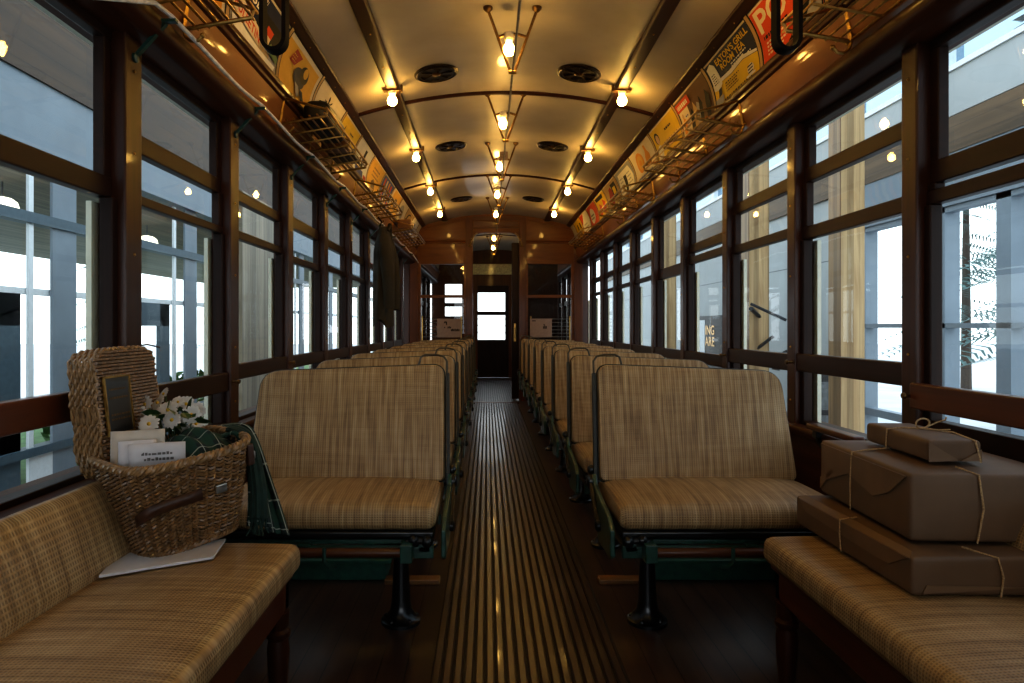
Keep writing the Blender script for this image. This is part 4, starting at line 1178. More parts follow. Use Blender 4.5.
flap(o, [(-.003, d - .012, h - .008), (-.003, .012, h - .008), (-.003, .085, h * .60), (-.003, .16, h * .42), (-.003, d * .62, h * .60), (-.003, d - .05, h * .30)])
flap(o, [(-.003, d - .008, h * .30), (-.003, d - .1, h * .55), (-.003, d - .008, .012)])
twine(o, [(-.004, d * .585, 0), (-.006, d * .58, h * .5), (-.003, d * .575, h), (.04, d * .58, h + .006), (.10, d * .6, h + .01)])
twine(o, [(.145, -.004, 0), (.158, -.006, h * .5), (.150, -.002, h), (.13, .05, h + .008)])
o, w, d, h = parcel((1.064, 1.640, ZBch + .0935 + .166), (.125, .305, .052), -math.radians(3.5), 'small brown paper parcel tied with a twine bow on top of the stack', None)
flap(o, [(.0, -.003, .0), (.0, -.003, h - .004), (.07, -.003, .004)])
flap(o, [(w - .003, -.003, h * .6), (w - .05, -.003, .003), (w - .003, -.003, .003)])
twine(o, [(.0 - .003, d * .62, 0), (-.003, d * .60, h), (.03, d * .55, h + .006), (w * .55, d * .48, h + .007), (w * .9, d * .3, h + .006), (w * .86, -.003, h), (w * .96, -.004, 0)])
bc = Vector((w * .55, d * .48, h + .008))
for sgn in (-1, 1):
    loop = [bc + Vector((sgn * .020 * math.sin(t) * (1.2), .012 * math.sin(t) * sgn, .014 * (1 - math.cos(t)) * .9)) for t in [PI * 1.9 * i / 12 for i in range(13)]]
    MB().tube(loop, .0022, 6).build('bow_loop', 'twine', o, local=True)
twine(o, [bc, bc + Vector((.03, .02, .004)), bc + Vector((.055, .03, .012)), bc + Vector((.07, .02, .02)), bc + Vector((.065, .01, .028))], .002, 'bow_end')
twine(o, [bc, bc + Vector((.02, -.03, .0)), bc + Vector((.04, -.05, .004))], .002, 'bow_end')

# ------------------------------------------------------------------ wicker basket on the left bench
BE1 = Vector((.616, .788, 0)); ang = math.atan2(BE1.y, BE1.x)
BC = Vector((-.832, 1.852, .503))
bk = thing('wicker_basket', BC, 'open wicker picnic basket with leather strap standing on the left bench', 'basket')
bk.rotation_euler = (math.radians(2), -math.radians(7), ang)
BH = .236
def bdim(t): 
    t = t ** .85
    return .126 + (.172 - .126) * t, .096 + (.132 - .094) * t
def ring_pt(a, t, out=0, zo=0):
    A, B = bdim(t); e = .46
    ca, sa = math.cos(a), math.sin(a)
    x = A * math.copysign(abs(ca) ** e, ca); y = B * math.copysign(abs(sa) ** e, sa)
    nv = Vector((x / A ** 2, y / B ** 2, 0)).normalized()
    z = BH * t + zo + .012 * (x / .2) ** 2 * t
    return Vector((x, y, z)) + nv * out
# even spacing round the ring
def even(n, t):
    N = 720; pts = [ring_pt(2 * PI * i / N, t) for i in range(N + 1)]
    acc = [0]
    for p_, q in zip(pts, pts[1:]): acc.append(acc[-1] + (q - p_).length)
    out = []; j = 0
    for i in range(n):
        tgt = acc[-1] * i / n
        while acc[j + 1] < tgt: j += 1
        out.append(2 * PI * (j + (tgt - acc[j]) / max(1e-9, acc[j + 1] - acc[j])) / N)
    return out
NS = 42
b = MB(); rows = 23
for r in range(rows):
    t = (r + .5) / rows * .95 + .01; an = even(NS * 4, t)
    pts = []
    for i, a in enumerate(an):
        ph = PI * i / 2
        pts.append(ring_pt(a, t, .0050 * math.cos(ph), .0034 * math.sin(ph)))
    b.tube(pts, .0041, 5, True)
b.build('woven_side', 'wicker', bk, local=True)
b = MB(); an0, an1 = even(NS, 0), even(NS, 1)
for i in range(NS):
    b.tube([ring_pt(an0[i] * (1 - t) + an1[i] * t, t) for t in (0, .33, .66, 1)], .0036, 5)
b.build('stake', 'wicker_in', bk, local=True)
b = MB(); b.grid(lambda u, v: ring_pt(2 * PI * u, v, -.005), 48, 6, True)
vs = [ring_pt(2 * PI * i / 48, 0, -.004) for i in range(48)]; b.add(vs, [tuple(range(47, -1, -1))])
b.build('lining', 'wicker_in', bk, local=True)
def braid(t, r, amp, n, name, zo=0, mat='wicker_l'):
    b = MB()
    for st in range(3):
        an = even(n * 6, t); pts = []
        for i, a in enumerate(an):
            ph = 2 * PI * (i / 6 / 1.5 + st / 3)
            pts.append(ring_pt(a, t, amp * math.cos(ph), zo + amp * math.sin(ph)))
        b.tube(pts, r, 5, True)
    b.build(name, mat, bk, local=True)
braid(1, .0062, .0065, 45, 'braided_rim'); braid(.0, .0055, .005, 36, 'braided_foot', .003, 'wicker')
# strap, buckle, clasp
def front(u, t, out): # u along the length -1..1 on the front face (local y negative)
    A, B = bdim(t)
    a = -PI / 2 + u * 1.25
    return ring_pt(a, t, out)
b = MB()
P1 = [front(-.90 + .075 * i, .46 + .012 * i - .0009 * (i - 6) ** 2 + .03, .013) for i in range(13)]
vs = []
for p_ in P1: vs += [p_ + Vector((0, 0, .015)), p_ + Vector((0, 0, -.015))]
b.add(vs, [(2 * i, 2 * i + 1, 2 * i + 3, 2 * i + 2) for i in range(12)])
so = b.build('leather_strap', 'leather_b', bk, local=True); m_ = so.modifiers.new('thick', 'SOLIDIFY'); m_.thickness = .004
b = MB(); pb = front(.06, .60, .016)
b.rbox(pb, (.032, .008, .024), .003, 2); b.build('buckle', 'steel', bk, local=True)
b = MB(); pb = front(.80, .82, .012); b.rbox(pb, (.02, .02, .06), .004, 2); b.build('side_strap', 'leather_b', bk, local=True)
b = MB(); pb = front(.86, .80, .018); b.rbox(pb, (.02, .014, .022), .003, 2); b.build('side_buckle', 'steel', bk, local=True)
# lid standing open against the window: child with its own world pose
Lw, Lh, Lt = .285, .335, .075
lid = bpy.data.objects.new('lid', None); col.objects.link(lid); lid.parent = bk
bpy.context.view_layer.update()
lid_pose = Matrix.Translation((-1.004, 1.885, .675)) @ Matrix.Rotation(math.radians(-6), 4, 'Y') @ Matrix.Rotation(math.radians(-3), 4, 'Z')
lid.matrix_basis = bk.matrix_world.inverted() @ lid_pose
# lid local: x thickness (+x = face with plaque), y width, z height
def lidring(a, xo, out=0, zz=0):
    e = .36; ca, sa = math.cos(a), math.sin(a)
    y = (Lw / 2) * math.copysign(abs(ca) ** e, ca); z = Lh / 2 + (Lh / 2) * math.copysign(abs(sa) ** e, sa)
    nv = Vector((0, y / (Lw / 2) ** 2, (z - Lh / 2) / (Lh / 2) ** 2)).normalized()
    return Vector((xo, y, z)) + nv * out
def lid_even(n):
    N = 900; pts = [lidring(2 * PI * i / N, 0) for i in range(N + 1)]; acc = [0]
    for p_, q in zip(pts, pts[1:]): acc.append(acc[-1] + (q - p_).length)
    out = []; j = 0
    for i in range(n):
        tgt = acc[-1] * i / n
        while acc[j + 1] < tgt: j += 1
        out.append(2 * PI * (j + (tgt - acc[j]) / max(1e-9, acc[j + 1] - acc[j])) / N)
    return out
b = MB(); an = lid_even(40 * 4)
for r in range(10):
    xo = -Lt / 2 + Lt * (r + .5) / 10
    b.tube([lidring(a, xo + .0030 * math.sin(2 * PI * i / 16), .0030 * math.cos(PI * i / 2 + PI * r)) for i, a in enumerate(an)], .0042, 5, True)
b.build('woven_edge', 'wicker_l', lid, local=True)
b = MB(); nr = 36
for r in range(nr):
    z = .008 + (Lh - .016) * r / (nr - 1)
    hw = Lw / 2 - .004 - (.03 if r in (0, nr - 1) else .01 if r in (1, nr - 2) else 0)
    b.tube([(Lt / 2 - .002 + .004 * math.cos(PI * (i / 3 + r)), -hw + 2 * hw * i / 54, z) for i in range(55)], .0047, 5)
b.build('woven_face', 'wicker', lid, local=True)
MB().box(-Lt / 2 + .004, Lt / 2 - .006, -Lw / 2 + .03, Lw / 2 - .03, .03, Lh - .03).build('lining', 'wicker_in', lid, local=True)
pl = MB().rbox((Lt / 2 + .009, -.072, .185), (.006, .112, .150), .002, 2).build('plaque', 'plaque', lid, local=True)
b = MB()
for (y0, y1, z0, z1) in ((-.130, -.014, .107, .112), (-.130, -.014, .258, .263), (-.130, -.125, .107, .263), (-.019, -.014, .107, .263)): b.box(Lt / 2 + .007, Lt / 2 + .014, y0, y1, z0, z1)
b.build('plaque_border', 'brass', lid, local=True, smooth=False)
b = MB(); rr = random.Random(3)
for z in (.225, .202, .158, .146):
    y = -.112
    while y < -.037:
        w_ = rr.uniform(.004, .010); b.box(Lt / 2 + .0121, Lt / 2 + .0125, y, y + w_, z, z + .005); y += w_ + .003
b.build('plaque_writing', 'brass_d', lid, local=True, smooth=False)
b = MB().tube([(0, .10, Lh + .002), (.01, .16, Lh + .008), (.02, .21, Lh - .004)], .0025, 5); b.build('loose_cane', 'leather_b', lid, local=True)

# things in the basket are placed in the basket's frame
BM = bk.matrix_world.copy()
def inb(x, y, z): return BM @ Vector((x, y, z))
def sheet(name, mat, label, group, loc, w, h, rz, rx, bend, parts=()):
    o = thing(name, inb(*loc), label, 'letter', group)
    o.rotation_euler = (rx, 0, rz)
    b = MB(); b.grid(lambda u, v: (w * (u - .5), bend * (4 * u * (1 - u)) - .012 * v, h * v), 8, 4)
    ob = b.build('sheet', mat, o, local=True); m = ob.modifiers.new('thick', 'SOLIDIFY'); m.thickness = .006; m.offset = 0
    return o
LG = 'papers standing in the basket'
vr = math.radians(14)
sheet('folded_letter', 'paper2', 'folded white papers at the back of the letters in the basket', LG, (-.095, .0, .205), .125, .108, math.radians(26), -.22, .010)
sheet('folded_letter', 'paper', 'thin bluish white folded sheet between the other papers in the basket', LG, (-.112, -.03, .195), .085, .100, math.radians(34), -.12, -.008)
o = sheet('printed_leaflet', 'paper', 'white leaflet with two lines of grey script at the front of the basket', LG, (-.078, -.065, .195), .130, .092, math.radians(22), .02, .006)
b = MB(); rr = random.Random(8)
for (z, u0, u1) in ((.062, -.036, .03), (.048, -.03, .04)):
    x = u0
    while x < u1:
        w_ = rr.uniform(.005, .011); hh = rr.uniform(.004, .008); b.box(x, x + w_, -.0075, -.007, z, z + hh); x += w_ + .002
b.build('writing', 'ink', o, local=True, smooth=False)

# daisies
fb = thing('flower_bunch', inb(.03, .06, .18), 'bunch of white daisies with yellow eyes standing in the basket', 'flowers')
off = inb(.03, .06, .18)
rr = random.Random(21)
def daisy(c, nrm, r):
    nrm = Vector(nrm).normalized(); u = nrm.orthogonal().normalized(); w = nrm.cross(u)
    b = MB(); n = 13
    for k in range(n):
        a = 2 * PI * k / n + rr.uniform(-.08, .08); d = u * math.cos(a) + w * math.sin(a); e = nrm.cross(d); rl = r * rr.uniform(.88, 1.06)
        pts = []
        for (t, hw, z) in ((.12, .10, 0), (.45, .19, .10), (.8, .20, .10), (1, .07, .0)):
            pts += [c + d * rl * t + e * hw * r + nrm * z * r, c + d * rl * t - e * hw * r + nrm * z * r]
        b.add(pts, [(2 * i, 2 * i + 1, 2 * i + 3, 2 * i + 2) for i in range(3)])
    ob = b.build('daisy_head', 'petal', fb)
    MB().ball(c + nrm * r * .06, r * .19, 10, 8, (1, 1, 1)).build('flower_eye', 'yolk', ob)
heads = [((158, 403), .24, 1.98), ((137, 411), .16, 1.93), ((149, 424), .30, 1.84), ((191, 415), .24, 1.95), ((178, 402), .2, 2.02), ((168, 410), .3, 1.95), ((150, 395), .2, 2.02), ((140, 432), .1, 1.9),
         ((186, 404), .2, 2.06), ((164, 394), .2, 2.05), ((196, 424), .25, 2.0), ((145, 404), .25, 1.95), ((133, 422), -.1, 1.92), ((198, 410), .0, 2.03), ((172, 420), .1, 1.9), ((153, 412), .6, 1.98), ((181, 425), -.1, 1.93), ((141, 396), .8, 2.0), ((190, 433), -.2, 1.98)]
stems = MB()
for (px, py), up, dd_ in heads:
    c = Vector(((px - 487) / 680 * dd_, dd_, EYE - (py - 327) / 680 * dd_))
    daisy(c, (rr.uniform(-.7, 1.0), -1 + rr.uniform(-.2, .6), up + rr.uniform(-.3, .7)), rr.uniform(.020, .031))
    base = inb(rr.uniform(.0, .06), rr.uniform(.03, .08), .14)
    stems.tube([c - Vector((0, -.01, .005)), (c + base) / 2 + Vector((0, 0, .02)), base], .002, 5)
stems.build('stem', 'leaf', fb)
lv = MB()
for i in range(46):
    dd_ = rr.uniform(1.9, 2.06); px, py = rr.uniform(140, 196), rr.uniform(408, 446)
    c = Vector(((px - 487) / 680 * dd_, dd_, EYE - (py - 327) / 680 * dd_))
    d = Vector((rr.uniform(-1, 1), rr.uniform(-1, .2), rr.uniform(-.3, .8))).normalized(); n_ = d.orthogonal().normalized(); l = rr.uniform(.035, .06)
    e = d.cross(n_)
    pts = [c, c + d * l * .35 + e * l * .28 + n_ * .004, c + d * l * .35 - e * l * .28 + n_ * .004, c + d * l * .75 + e * l * .2, c + d * l * .75 - e * l * .2, c + d * l]
    lv.add(pts, [(0, 2, 1), (1, 2, 4, 3), (3, 4, 5)])
lv.build('leaves', 'leaf', fb, smooth=False)

# plaid blanket draped out of the basket
def pix(px, py, d): return Vector(((px - 487) / 680 * d, d, EYE - (py - 327) / 680 * d))
bl = thing('plaid_blanket', pix(240, 440, 2.0), 'dark green plaid blanket hanging out of the basket over its end', 'blanket')
L_ = [pix(178, 458, 1.93), pix(200, 450, 1.93), pix(220, 439, 1.93), pix(233, 434, 1.925), pix(241, 446, 1.935), pix(247, 470, 1.94), pix(248, 500, 1.93), pix(247, 520, 1.925)]
R_ = [pix(186, 436, 2.08), pix(206, 430, 2.08), pix(228, 425, 2.08), pix(246, 426, 2.07), pix(256, 440, 2.06), pix(268, 475, 2.03), pix(280, 510, 2.01), pix(288, 536, 1.985)]
def sp(a, t):
    n = len(a) - 1; x = min(n - 1e-6, t * n); i = int(x); f = x - i
    p0, p1, p2, p3 = a[max(0, i - 1)], a[i], a[i + 1], a[min(n, i + 2)]
    return .5 * ((2 * p1) + (p2 - p0) * f + (2 * p0 - 5 * p1 + 4 * p2 - p3) * f * f + (3 * p1 - p0 - 3 * p2 + p3) * f ** 3)
def blf(u, v):
    p = sp(L_, v).lerp(sp(R_, v), u)
    k = .013 * min(1, v * 2) * math.sin(u * 13 + 2 * v) + .006 * math.sin(u * 29)
    return p + Vector((k * .6, -abs(k) * 1.0, k * .3))
b = MB(); NU, NV = 40, 44; b.grid(blf, NU, NV)
ob = b.build('cloth', 'plaid', bl)
uvl = ob.data.uv_layers.new(name='UVMap')
for poly_ in ob.data.polygons:
    for li in poly_.loop_indices:
        vi = ob.data.loops[li].vertex_index; uvl.data[li].uv = ((vi % (NU + 1)) / NU, (vi // (NU + 1)) / NV)
m_ = ob.modifiers.new('thick', 'SOLIDIFY'); m_.thickness = .005
def mound(u, v):
    r = v; a = 2 * PI * u
    x, y = .062 + .098 * r * math.cos(a), .005 + .092 * r * math.sin(a)
    z = .225 + .048 * (1 - r ** 2.2) + .010 * math.sin(x * 95 + y * 30) * (1 - r ** 4)
    return inb(x, y, z)
b = MB(); NM, NR = 40, 14; b.grid(mound, NM, NR)
ob = b.build('bunched_cloth', 'plaid', bl)
uvl = ob.data.uv_layers.new(name='UVMap')
for poly_ in ob.data.polygons:
    for li in poly_.loop_indices:
        vi = ob.data.loops[li].vertex_index; a_ = 2 * PI * (vi % (NM + 1)) / NM; r_ = (vi // (NM + 1)) / NR
        uvl.data[li].uv = (.5 + .5 * r_ * math.cos(a_), .5 + .32 * r_ * math.sin(a_))
# second fold: narrow scarf tail on top with the fringe
def tail(u, v):
    a = [pix(226, 430, 1.945), pix(240, 432, 1.93), pix(248, 455, 1.915), pix(251, 490, 1.90), pix(250, 516, 1.895)]
    c = [pix(234, 426, 1.96), pix(250, 434, 1.935), pix(259, 458, 1.915), pix(265, 490, 1.90), pix(266, 518, 1.895)]
    p = sp(a, v).lerp(sp(c, v), u); return p + Vector((0, -.012 * math.sin(PI * u) + .004 * math.sin(u * 20), 0))
b = MB(); b.grid(tail, 16, 24); ob = b.build('folded_end', 'fringe', bl); m_ = ob.modifiers.new('thick', 'SOLIDIFY'); m_.thickness = .006
b = MB()
for i in range(12):
    p = tail(i / 11, 1); q = p + Vector((rr.uniform(-.008, .008), rr.uniform(-.01, .004), -.028)); r_ = q + Vector((rr.uniform(-.012, .015), rr.uniform(-.02, .004), -.016))
    b.tube([p, q, Vector((r_.x, r_.y, max(r_.z, .482)))], .0028, 5)
b.build('fringe', 'fringe', bl)

# white booklet under the basket
o = thing('flat_booklet', (-.80, 1.70, .475), 'thin white booklet lying under the basket', 'booklet')
q = [Vector((-.905, 1.585, .4845)), Vector((-.690, 1.715, .4845)), Vector((-.715, 1.86, .4845)), Vector((-.94, 1.73, .4845))]
b = MB(); b.add([v for v in q] + [v + Vector((0, 0, .007)) for v in q], [(3, 2, 1, 0), (4, 5, 6, 7), (0, 1, 5, 4), (1, 2, 6, 5), (2, 3, 7, 6), (3, 0, 4, 7)])
b.build('pages', 'paper', o, smooth=False, bevel=.001)

# ------------------------------------------------------------------ guard rails and notices before the bulkhead
for s in (-1, 1):
    h0, h1 = .50, 1.06; y = YB - .07
    o = thing('guard_rail', (sx(s, .78), y, .9), f'low brass guard grille across the {SIDE[s]} bulkhead window', 'guard rail')
    b = MB()
    for z in (.93, .98, 1.03, 1.08, 1.135, 1.185): b.tube([(sx(s, h0), y, z), (sx(s, h1), y, z)], .006, 6)
    b.build('bar', 'steel', o)
    b = MB()
    for h in (h0, h1): b.tube([(sx(s, h), y, .85), (sx(s, h), y, 1.21)], .010, 8); b.ball((sx(s, h), y, 1.215), .014, 8, 6)
    b.build('upright', 'brass', o)
    xa, xb_ = ((487 - 50) and ((437 - 487) / 680 * 9.76), (461 - 487) / 680 * 9.76) if s < 0 else ((530 - 487) / 680 * 9.76, (552 - 487) / 680 * 9.76)
    n_ = thing('notice_board', ((xa + xb_) / 2, y - .012, .93), f'pinkish notice card with dark writing fixed to the {SIDE[s]} guard grille', 'notice')
    MB().box(xa, xb_, y - .018, y - .012, .92, 1.19).build('board', 'card', n_, smooth=False, bevel=.002)
    b = MB(); rr = random.Random(40 + s)
    marks = [(.30, 1.125, .08, .03), (.38, 1.10, .03, .05), (.30, 1.055, .06, .02), (.44, 1.05, .12, .03), (.58, 1.01, .3, .035)] if s < 0 else [(.62, 1.09, .04, .03), (.60, 1.045, .12, .045), (.1, 1.15, .12, .02), (.72, 1.06, .05, .03)]
    for u, z, w_, h_ in marks:
        x = xa + (xb_ - xa) * u
        for k in range(max(1, int(w_ / .04))):
            b.box(x + k * .018, x + k * .018 + .013, y - .0195, y - .0182, z, z + h_ * (.8 + .2 * (k % 2)))
    b.build('writing', 'p_black', n_, smooth=False)

# ------------------------------------------------------------------ the hall and grounds outside
GZ = -.9
struct('ground', MB().box(-60, 60, -40, 80, GZ - .3, GZ - .05), 'grass', label='pale paved ground around the tram hall')
struct('floor_hall', MB().box(-3.9, 5.2, -9, 22, GZ - .05, GZ), 'hallfloor', label='grey concrete floor of the hall around the tram')
XW = -3.2
struct('ground_lawn', MB().box(-11, -5.2, -8, 40, GZ - .06, GZ - .03), 'grass2', smooth=False, label='strip of green lawn outside the left glazing')
# left glazed wall
b = MB()
for y0 in [.4 + 2.2 * k - 4.4 for k in range(9)]:
    if 8.5 < y0 < 10.2: continue
    b.box(XW - .02, XW + .0, y0 - .05, y0 + .0, GZ, 2.30); b.box(XW - .02, XW, y0 + .0, y0 + .21, GZ, .2)
wl_ = struct('wall_hall_glazed', b, 'white', smooth=False, label='white framed glazed wall of the hall beside the left windows')
b = MB()
for y0 in [.4 + 2.2 * k - 4.4 for k in range(9)]:
    if 8.5 < y0 < 10.2: continue
    b.box(XW - .02, XW + .0, y0 + .21, y0 + .50, GZ, 2.8)
struct('pilaster', b, 'bluegrey', wl_, smooth=False)
b = MB()
for (ya, yb) in ((-6, 8.6), (10.6, 20)):
    b.box(XW - .08, XW + .02, ya, yb, 1.80, 1.875); b.box(XW - .08, XW + .02, ya, yb, .16, .22); pass
struct('transom', b, 'doorblue', wl_, smooth=False)
b = MB()
for (ya, yb) in ((-6, 8.6), (10.6, 20)): b.box(XW - .09, XW - .03, ya, yb, 1.30, 1.345)
struct('white_rail', b, 'white', wl_, smooth=False)
b = MB()
for y0 in [.4 + 2.2 * k - 4.4 for k in range(9)]:
    if 8.5 < y0 < 10.2 or y0 - 1.5 < -5: continue
    ya, yb = y0 - 1.05, y0 - .12
    b.box(XW - .05, XW - .01, ya, ya + .2, GZ, 1.30); b.box(XW - .05, XW - .01, yb - .2, yb, GZ, 1.30); b.box(XW - .05, XW - .01, ya, yb, 1.08, 1.30); b.box(XW - .05, XW - .01, ya, yb, .2, .36)
struct('door_frame', b, 'doorblue', wl_, smooth=False)
struct('wall_hall_header', MB().box(XW - .15, XW + .05, -8, 22, 2.32, 2.80), 'bluegrey', smooth=False, label='blue grey header wall above the hall glazing')
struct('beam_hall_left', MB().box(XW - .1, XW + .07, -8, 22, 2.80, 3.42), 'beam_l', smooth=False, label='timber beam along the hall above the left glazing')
struct('wall_hall_upper', MB().box(XW - .3, XW - .1, -8, 22, 3.42, 4.3), 'wallwhite', smooth=False, label='pale wall over the left timber beam')
struct('soffit_left', MB().box(XW - 5.0, XW - .16, -8, 22, 2.34, 2.42), 'soffit', smooth=False, label='slatted timber soffit outside the left glazing')
struct('wall_board_left', MB().box(XW - .1, XW + .1, 8.62, 10.6, GZ, 2.8), 'board', smooth=False, label='weathered vertical board wall outside the third left window')
for k, (y, x) in enumerate(((4.6, XW - .8), (5.75, XW - .9), (8.2, XW - .9))):
    o = thing('pendant_lamp', (x, y, 2.30), f'small lit dome lamp under the soffit outside the left windows, {ORD[k]} from the camera', 'lamp', 'dome lamps under the soffit')
    MB().tube([(x, y, 2.30), (x, y, 2.16)], .008, 6).build('stem', 'machine_l', o)
    MB().lathe([(.03, .09), (.07, .08), (.11, .05), (.125, .0), (.118, -.01)], 20, (x, y, 2.08)).build('shade', 'lampglow', o)
# far wooden fence-like building and greenery on the left
rb = random.Random(77)
def bush(x, y, z, r, label, grp, n=260, mat='bush', zs=1.0):
    b = MB()
    for i in range(n):
        d = Vector((rb.gauss(0, 1), rb.gauss(0, 1), rb.gauss(0, 1))).normalized() * r * rb.uniform(.55, 1)
        c = Vector((x + d.x, y + d.y, max(z + .03, z + r * zs * .8 + d.z * zs)))
        u = Vector((rb.uniform(-1, 1), rb.uniform(-1, 1), rb.uniform(-.5, 1))).normalized(); w = u.orthogonal().normalized(); l = rb.uniform(.07, .15) * (r / .5) ** .5
        b.add([c - u * l, c + w * l * .5, c + u * l, c - w * l * .5], [(0, 1, 2, 3)])
    o = thing('garden_shrub', (x, y, z), label, 'shrub', grp)
    b.build('foliage', mat, o, smooth=False)
    MB().tube([(x, y, z - .05), (x + .02, y, z + r * .6)], [.03, .015], 6).build('stem', 'bark', o)
for k, (x, y) in enumerate(((-6.2, 6.6), (-6.8, 8.4), (-6.0, 10.3), (-7.2, 12.4), (-6.5, 15))):
    bush(x, y, GZ - .05, .62, f'round green shrub on the lawn beyond the left glazing, {ORD[k]} from the camera', 'shrubs beyond the left glazing')
def conifer(x, y, h, label, grp='trees beyond the hall'):
    o = thing('conifer_tree', (x, y, GZ), label, 'tree', grp)
    MB().tube([(x, y, GZ - .1), (x, y, GZ + h * .5), (x, y, GZ + h)], [.16, .10, .02], 8).build('trunk', 'bark', o)
    b = MB()
    for i in range(int(55 * h / 6)):
        t = rb.uniform(.18, 1); z = GZ + h * t; R = (1 - t) * h * .28 + .15; a = rb.uniform(0, 2 * PI)
        d = Vector((math.cos(a), math.sin(a), -.18)).normalized()
        for k in range(14):
            f = k / 14; p = Vector((x, y, z)) + d * R * (.1 + f) + Vector((0, 0, -.2 * f * f * R))
            for sg in (-1, 1):
                e = Vector((-d.y, d.x, -.35)) * sg; l = .22 * (1.1 - f) + .06
                q = p + (e + d * .7) * l
                b.add([p, p + d * .06, q + d * .03, q], [(0, 1, 2, 3)])
    b.build('needles', 'needle', o, smooth=False)
conifer(9.6, 11.8, 8, 'tall conifer with drooping branches outside the nearest right window')
conifer(12.5, 14.5, 9, 'taller conifer behind the nearest one, outside the right glazing')
conifer(15.5, 22, 10, 'conifer standing alone farther along outside the right glazing')
conifer(-19, 33, 7, 'conifer beyond the shrubs outside the left glazing')
conifer(-15, 40, 8, 'distant conifer outside the far left windows')
# right hall wall
XQ = 4.2
b = MB()
for y in (3.9, 4.95, 5.45, 6.24, 7.55): b.box(XQ, XQ + .14, y, y + .16, GZ, 2.6)
wr_ = struct('wall_hall_right_glazing', b, 'bluegrey', smooth=False, label='blue grey glazing frame outside the nearest right windows')
b = MB(); b.box(XQ, XQ + .1, -6, 7.7, 2.12, 2.17); b.box(XQ, XQ + .1, -6, 7.7, 1.06, 1.105); b.box(XQ, XQ + .1, -6, 7.7, .10, .18)
struct('mullion', b, 'bluegrey', wr_, smooth=False)
struct('wall_hall_right_header', MB().box(XQ - .02, XQ + .14, -6, 7.7, 2.17, 2.64), 'bluegrey', smooth=False, label='blue grey header over the right hall glazing')
struct('beam_hall_right', MB().box(XQ - .03, XQ + .15, -6, 24, 2.64, 2.96), 'beam_out', smooth=False, label='timber beam along the hall above the right glazing')
struct('wall_hall_right_upper', MB().box(XQ, XQ + .15, -6, 24, 2.98, 3.40), 'wallwhite', smooth=False, label='pale wall between beam and clerestory on the right')
b = MB()
for k in range(18):
    y = -5 + 1.6 * k; b.box(XQ + .0, XQ + .15, y, y + .14, 3.40, 4.6)
b.box(XQ - .02, XQ + .16, -6, 24, 3.38, 3.43)
wcl = struct('wall_hall_clerestory', b, 'white', smooth=False, label='white framed clerestory windows high on the right')
b = MB(); b.add([(XQ + .08, -6, 3.4), (XQ + .08, 24, 3.4), (XQ + .08, 24, 4.6), (XQ + .08, -6, 4.6)], [(0, 1, 2, 3)])
struct('pane', b, 'glass_blue', wcl, smooth=False)
struct('wall_hall_right', MB().box(XQ + .0, XQ + .2, 7.75, 24, GZ, 2.64), 'wallwhite', smooth=False, label='plain pale hall wall outside the middle right windows')
struct('trim_wall_joint', MB().box(XQ - .004, XQ, 7.75, 24, 1.875, 1.885), 'machine_l', smooth=False, label='thin horizontal joint in the pale hall wall')
def timber(x, y, w, d, label):
    o = sroot('timber_column', (x, y, GZ), label)
    b = MB().box(x, x + w, y, y + d, GZ, 3.6); struct('post', b, 'glulam', o, smooth=False, bevel=.006)
    b = MB().box(x - .006, x, y, y + d, GZ, 3.6); struct('shaded_face', b, 'glulam_in', o, smooth=False)
timber(3.36, 6.46, .23, .22, 'light glulam timber column outside the second right window')
timber(3.36, 8.72, .26, .26, 'glulam timber column outside the third right window')
timber(3.36, 13.0, .26, .26, 'glulam timber column farther along outside the right windows')
# dark door with gilt letters in the hall wall
o = thing('glazed_hall_door', (XQ - .01, 12.7, GZ), 'dark glazed door with gilt letters in the pale hall wall on the right', 'door')
MB().box(XQ - .05, XQ - .01, 12.0, 13.7, GZ, 1.28).build('door_leaf', 'machine', o, smooth=False)
b = MB()
for y0, z0, y1, z1 in ((12.95, .2, 13.6, 1.2), (12.95, -.6, 13.6, .05)): b.box(XQ - .056, XQ - .05, y0, y1, z0, z1)
b.build('door_pane', 'white', o, smooth=False)
for body, z, yb in (('ING', .93, 12.95), ('ARE', .72, 12.95)):
    vs, fs = text_tris(body, True); b = MB(); b.add([(XQ - .06, yb - .04 - x * .30, z + y * .24) for x, y in vs], fs); b.build('gilt_lettering', 'brass', o, smooth=False)
# old carriage parts standing outside the second right window
o = thing('museum_carriage', (3.55, 7.2, GZ), 'dark old carriage with a framed door and ribbed hood outside the right windows', 'carriage')
b = MB()
x0, x1, yy = 3.48, 3.72, 7.3
def rr_rect(x0, x1, z0, z1, r=.05):
    out = []
    for cx_, cz_, a0 in ((x1 - r, z1 - r, 0), (x0 + r, z1 - r, PI / 2), (x0 + r, z0 + r, PI), (x1 - r, z0 + r, 1.5 * PI)):
        out += [(cx_ + r * math.cos(a0 + PI / 2 * i / 4), cz_ + r * math.sin(a0 + PI / 2 * i / 4)) for i in range(5)]
    return out
b.prism(rr_rect(3.40, 3.82, -.55, .56, .08), 7.3, 7.34, 'y'); b.build('door', 'machine', o, smooth=False)
b = MB()
for (z0, z1) in ((.18, .48), (-.18, .12), (-.5, -.24)): b.prism(rr_rect(3.46, 3.76, z0, z1, .04), 7.285, 7.3, 'y')
b.build('door_panel', 'machine_l', o, smooth=False)
b = MB()
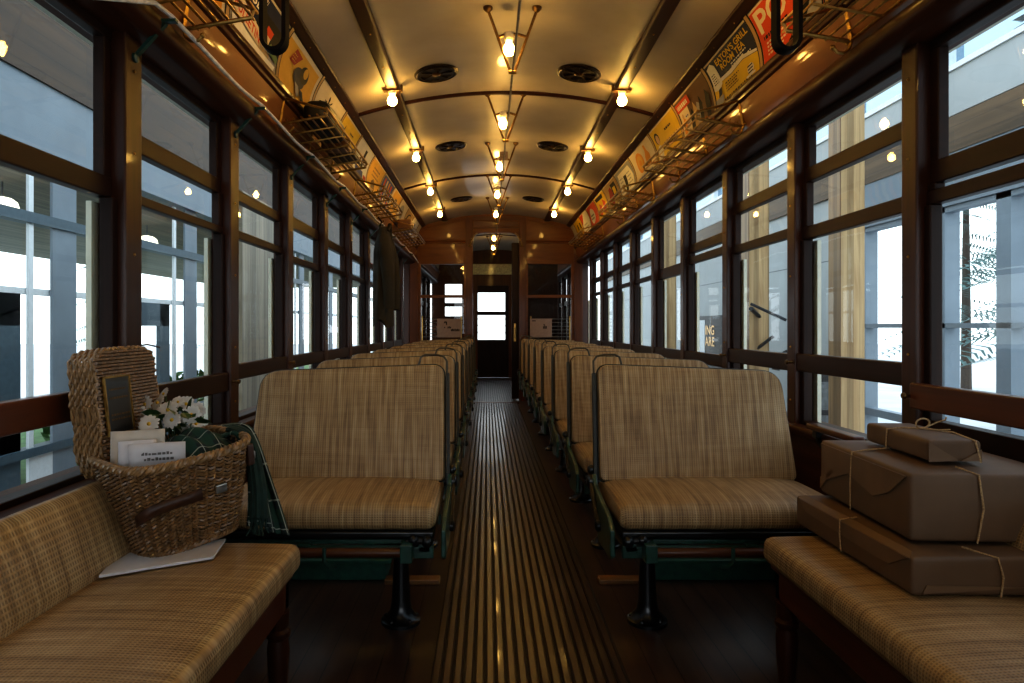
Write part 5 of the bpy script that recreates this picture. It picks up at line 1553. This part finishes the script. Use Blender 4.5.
for k in range(6): b.tube([(3.45 + .30 * math.cos(PI * i / 10), 7.35 + .03 * k, .60 + (.14 + .02 * k) * math.sin(PI * i / 10)) for i in range(11)], .012, 6)
b.build('hood_rib', 'machine', o)
b = MB(); b.tube([(3.52, 8.0, 1.15), (3.20, 8.25, 1.35)], .018, 6); b.tube([(3.3, 8.5, 1.30), (3.55, 8.8, 1.18), (3.35, 8.9, .75)], .03, 6); b.tube([(3.62, 8.6, .95), (3.25, 8.95, .55), (3.5, 9.0, .4)], .022, 6); b.tube([(3.3, 8.6, .62), (3.6, 8.9, .9)], .02, 6)
b.tube([(3.5, 8.8, GZ), (3.45, 8.85, .7)], .05, 8)
b.build('linkage', 'machine', o)

# ------------------------------------------------------------------ light and camera
w = bpy.data.worlds.new('sky'); sc.world = w; w.use_nodes = True
t = w.node_tree; t.nodes.clear()
out = t.nodes.new('ShaderNodeOutputWorld'); bg = t.nodes.new('ShaderNodeBackground')
tc = t.nodes.new('ShaderNodeTexCoord'); sp_ = t.nodes.new('ShaderNodeSeparateXYZ'); t.links.new(tc.outputs['Generated'], sp_.inputs[0])
cr = ramp(t, sp_.outputs[2], [(.0, (.86, .92, .96)), (.25, (.82, .90, .97)), (1, (.50, .60, .72))])
t.links.new(cr, bg.inputs[0]); bg.inputs[1].default_value = 3.7
t.links.new(bg.outputs[0], out.inputs[0])

cam = bpy.data.cameras.new('camera'); co = bpy.data.objects.new('camera', cam); col.objects.link(co)
co.location = (0, 0, EYE); co.rotation_euler = (PI / 2, 0, 0)
cam.sensor_width = 36; cam.lens = 680 / 1024 * 36
cam.shift_x = (512 - 487) / 1024; cam.shift_y = (327 - 341.5) / 1024
cam.clip_start = .05; cam.clip_end = 300
sc.camera = co
vs_ = sc.view_settings
vs_.view_transform = 'Standard'
try: vs_.look = 'Medium High Contrast'
except Exception: pass
vs_.exposure = -0.45
cy = sc.cycles
cy.use_denoising = True
cy.max_bounces = 8; cy.diffuse_bounces = 4; cy.glossy_bounces = 4; cy.transparent_max_bounces = 16
cy.caustics_reflective = False; cy.caustics_refractive = False
cy.sample_clamp_indirect = 6
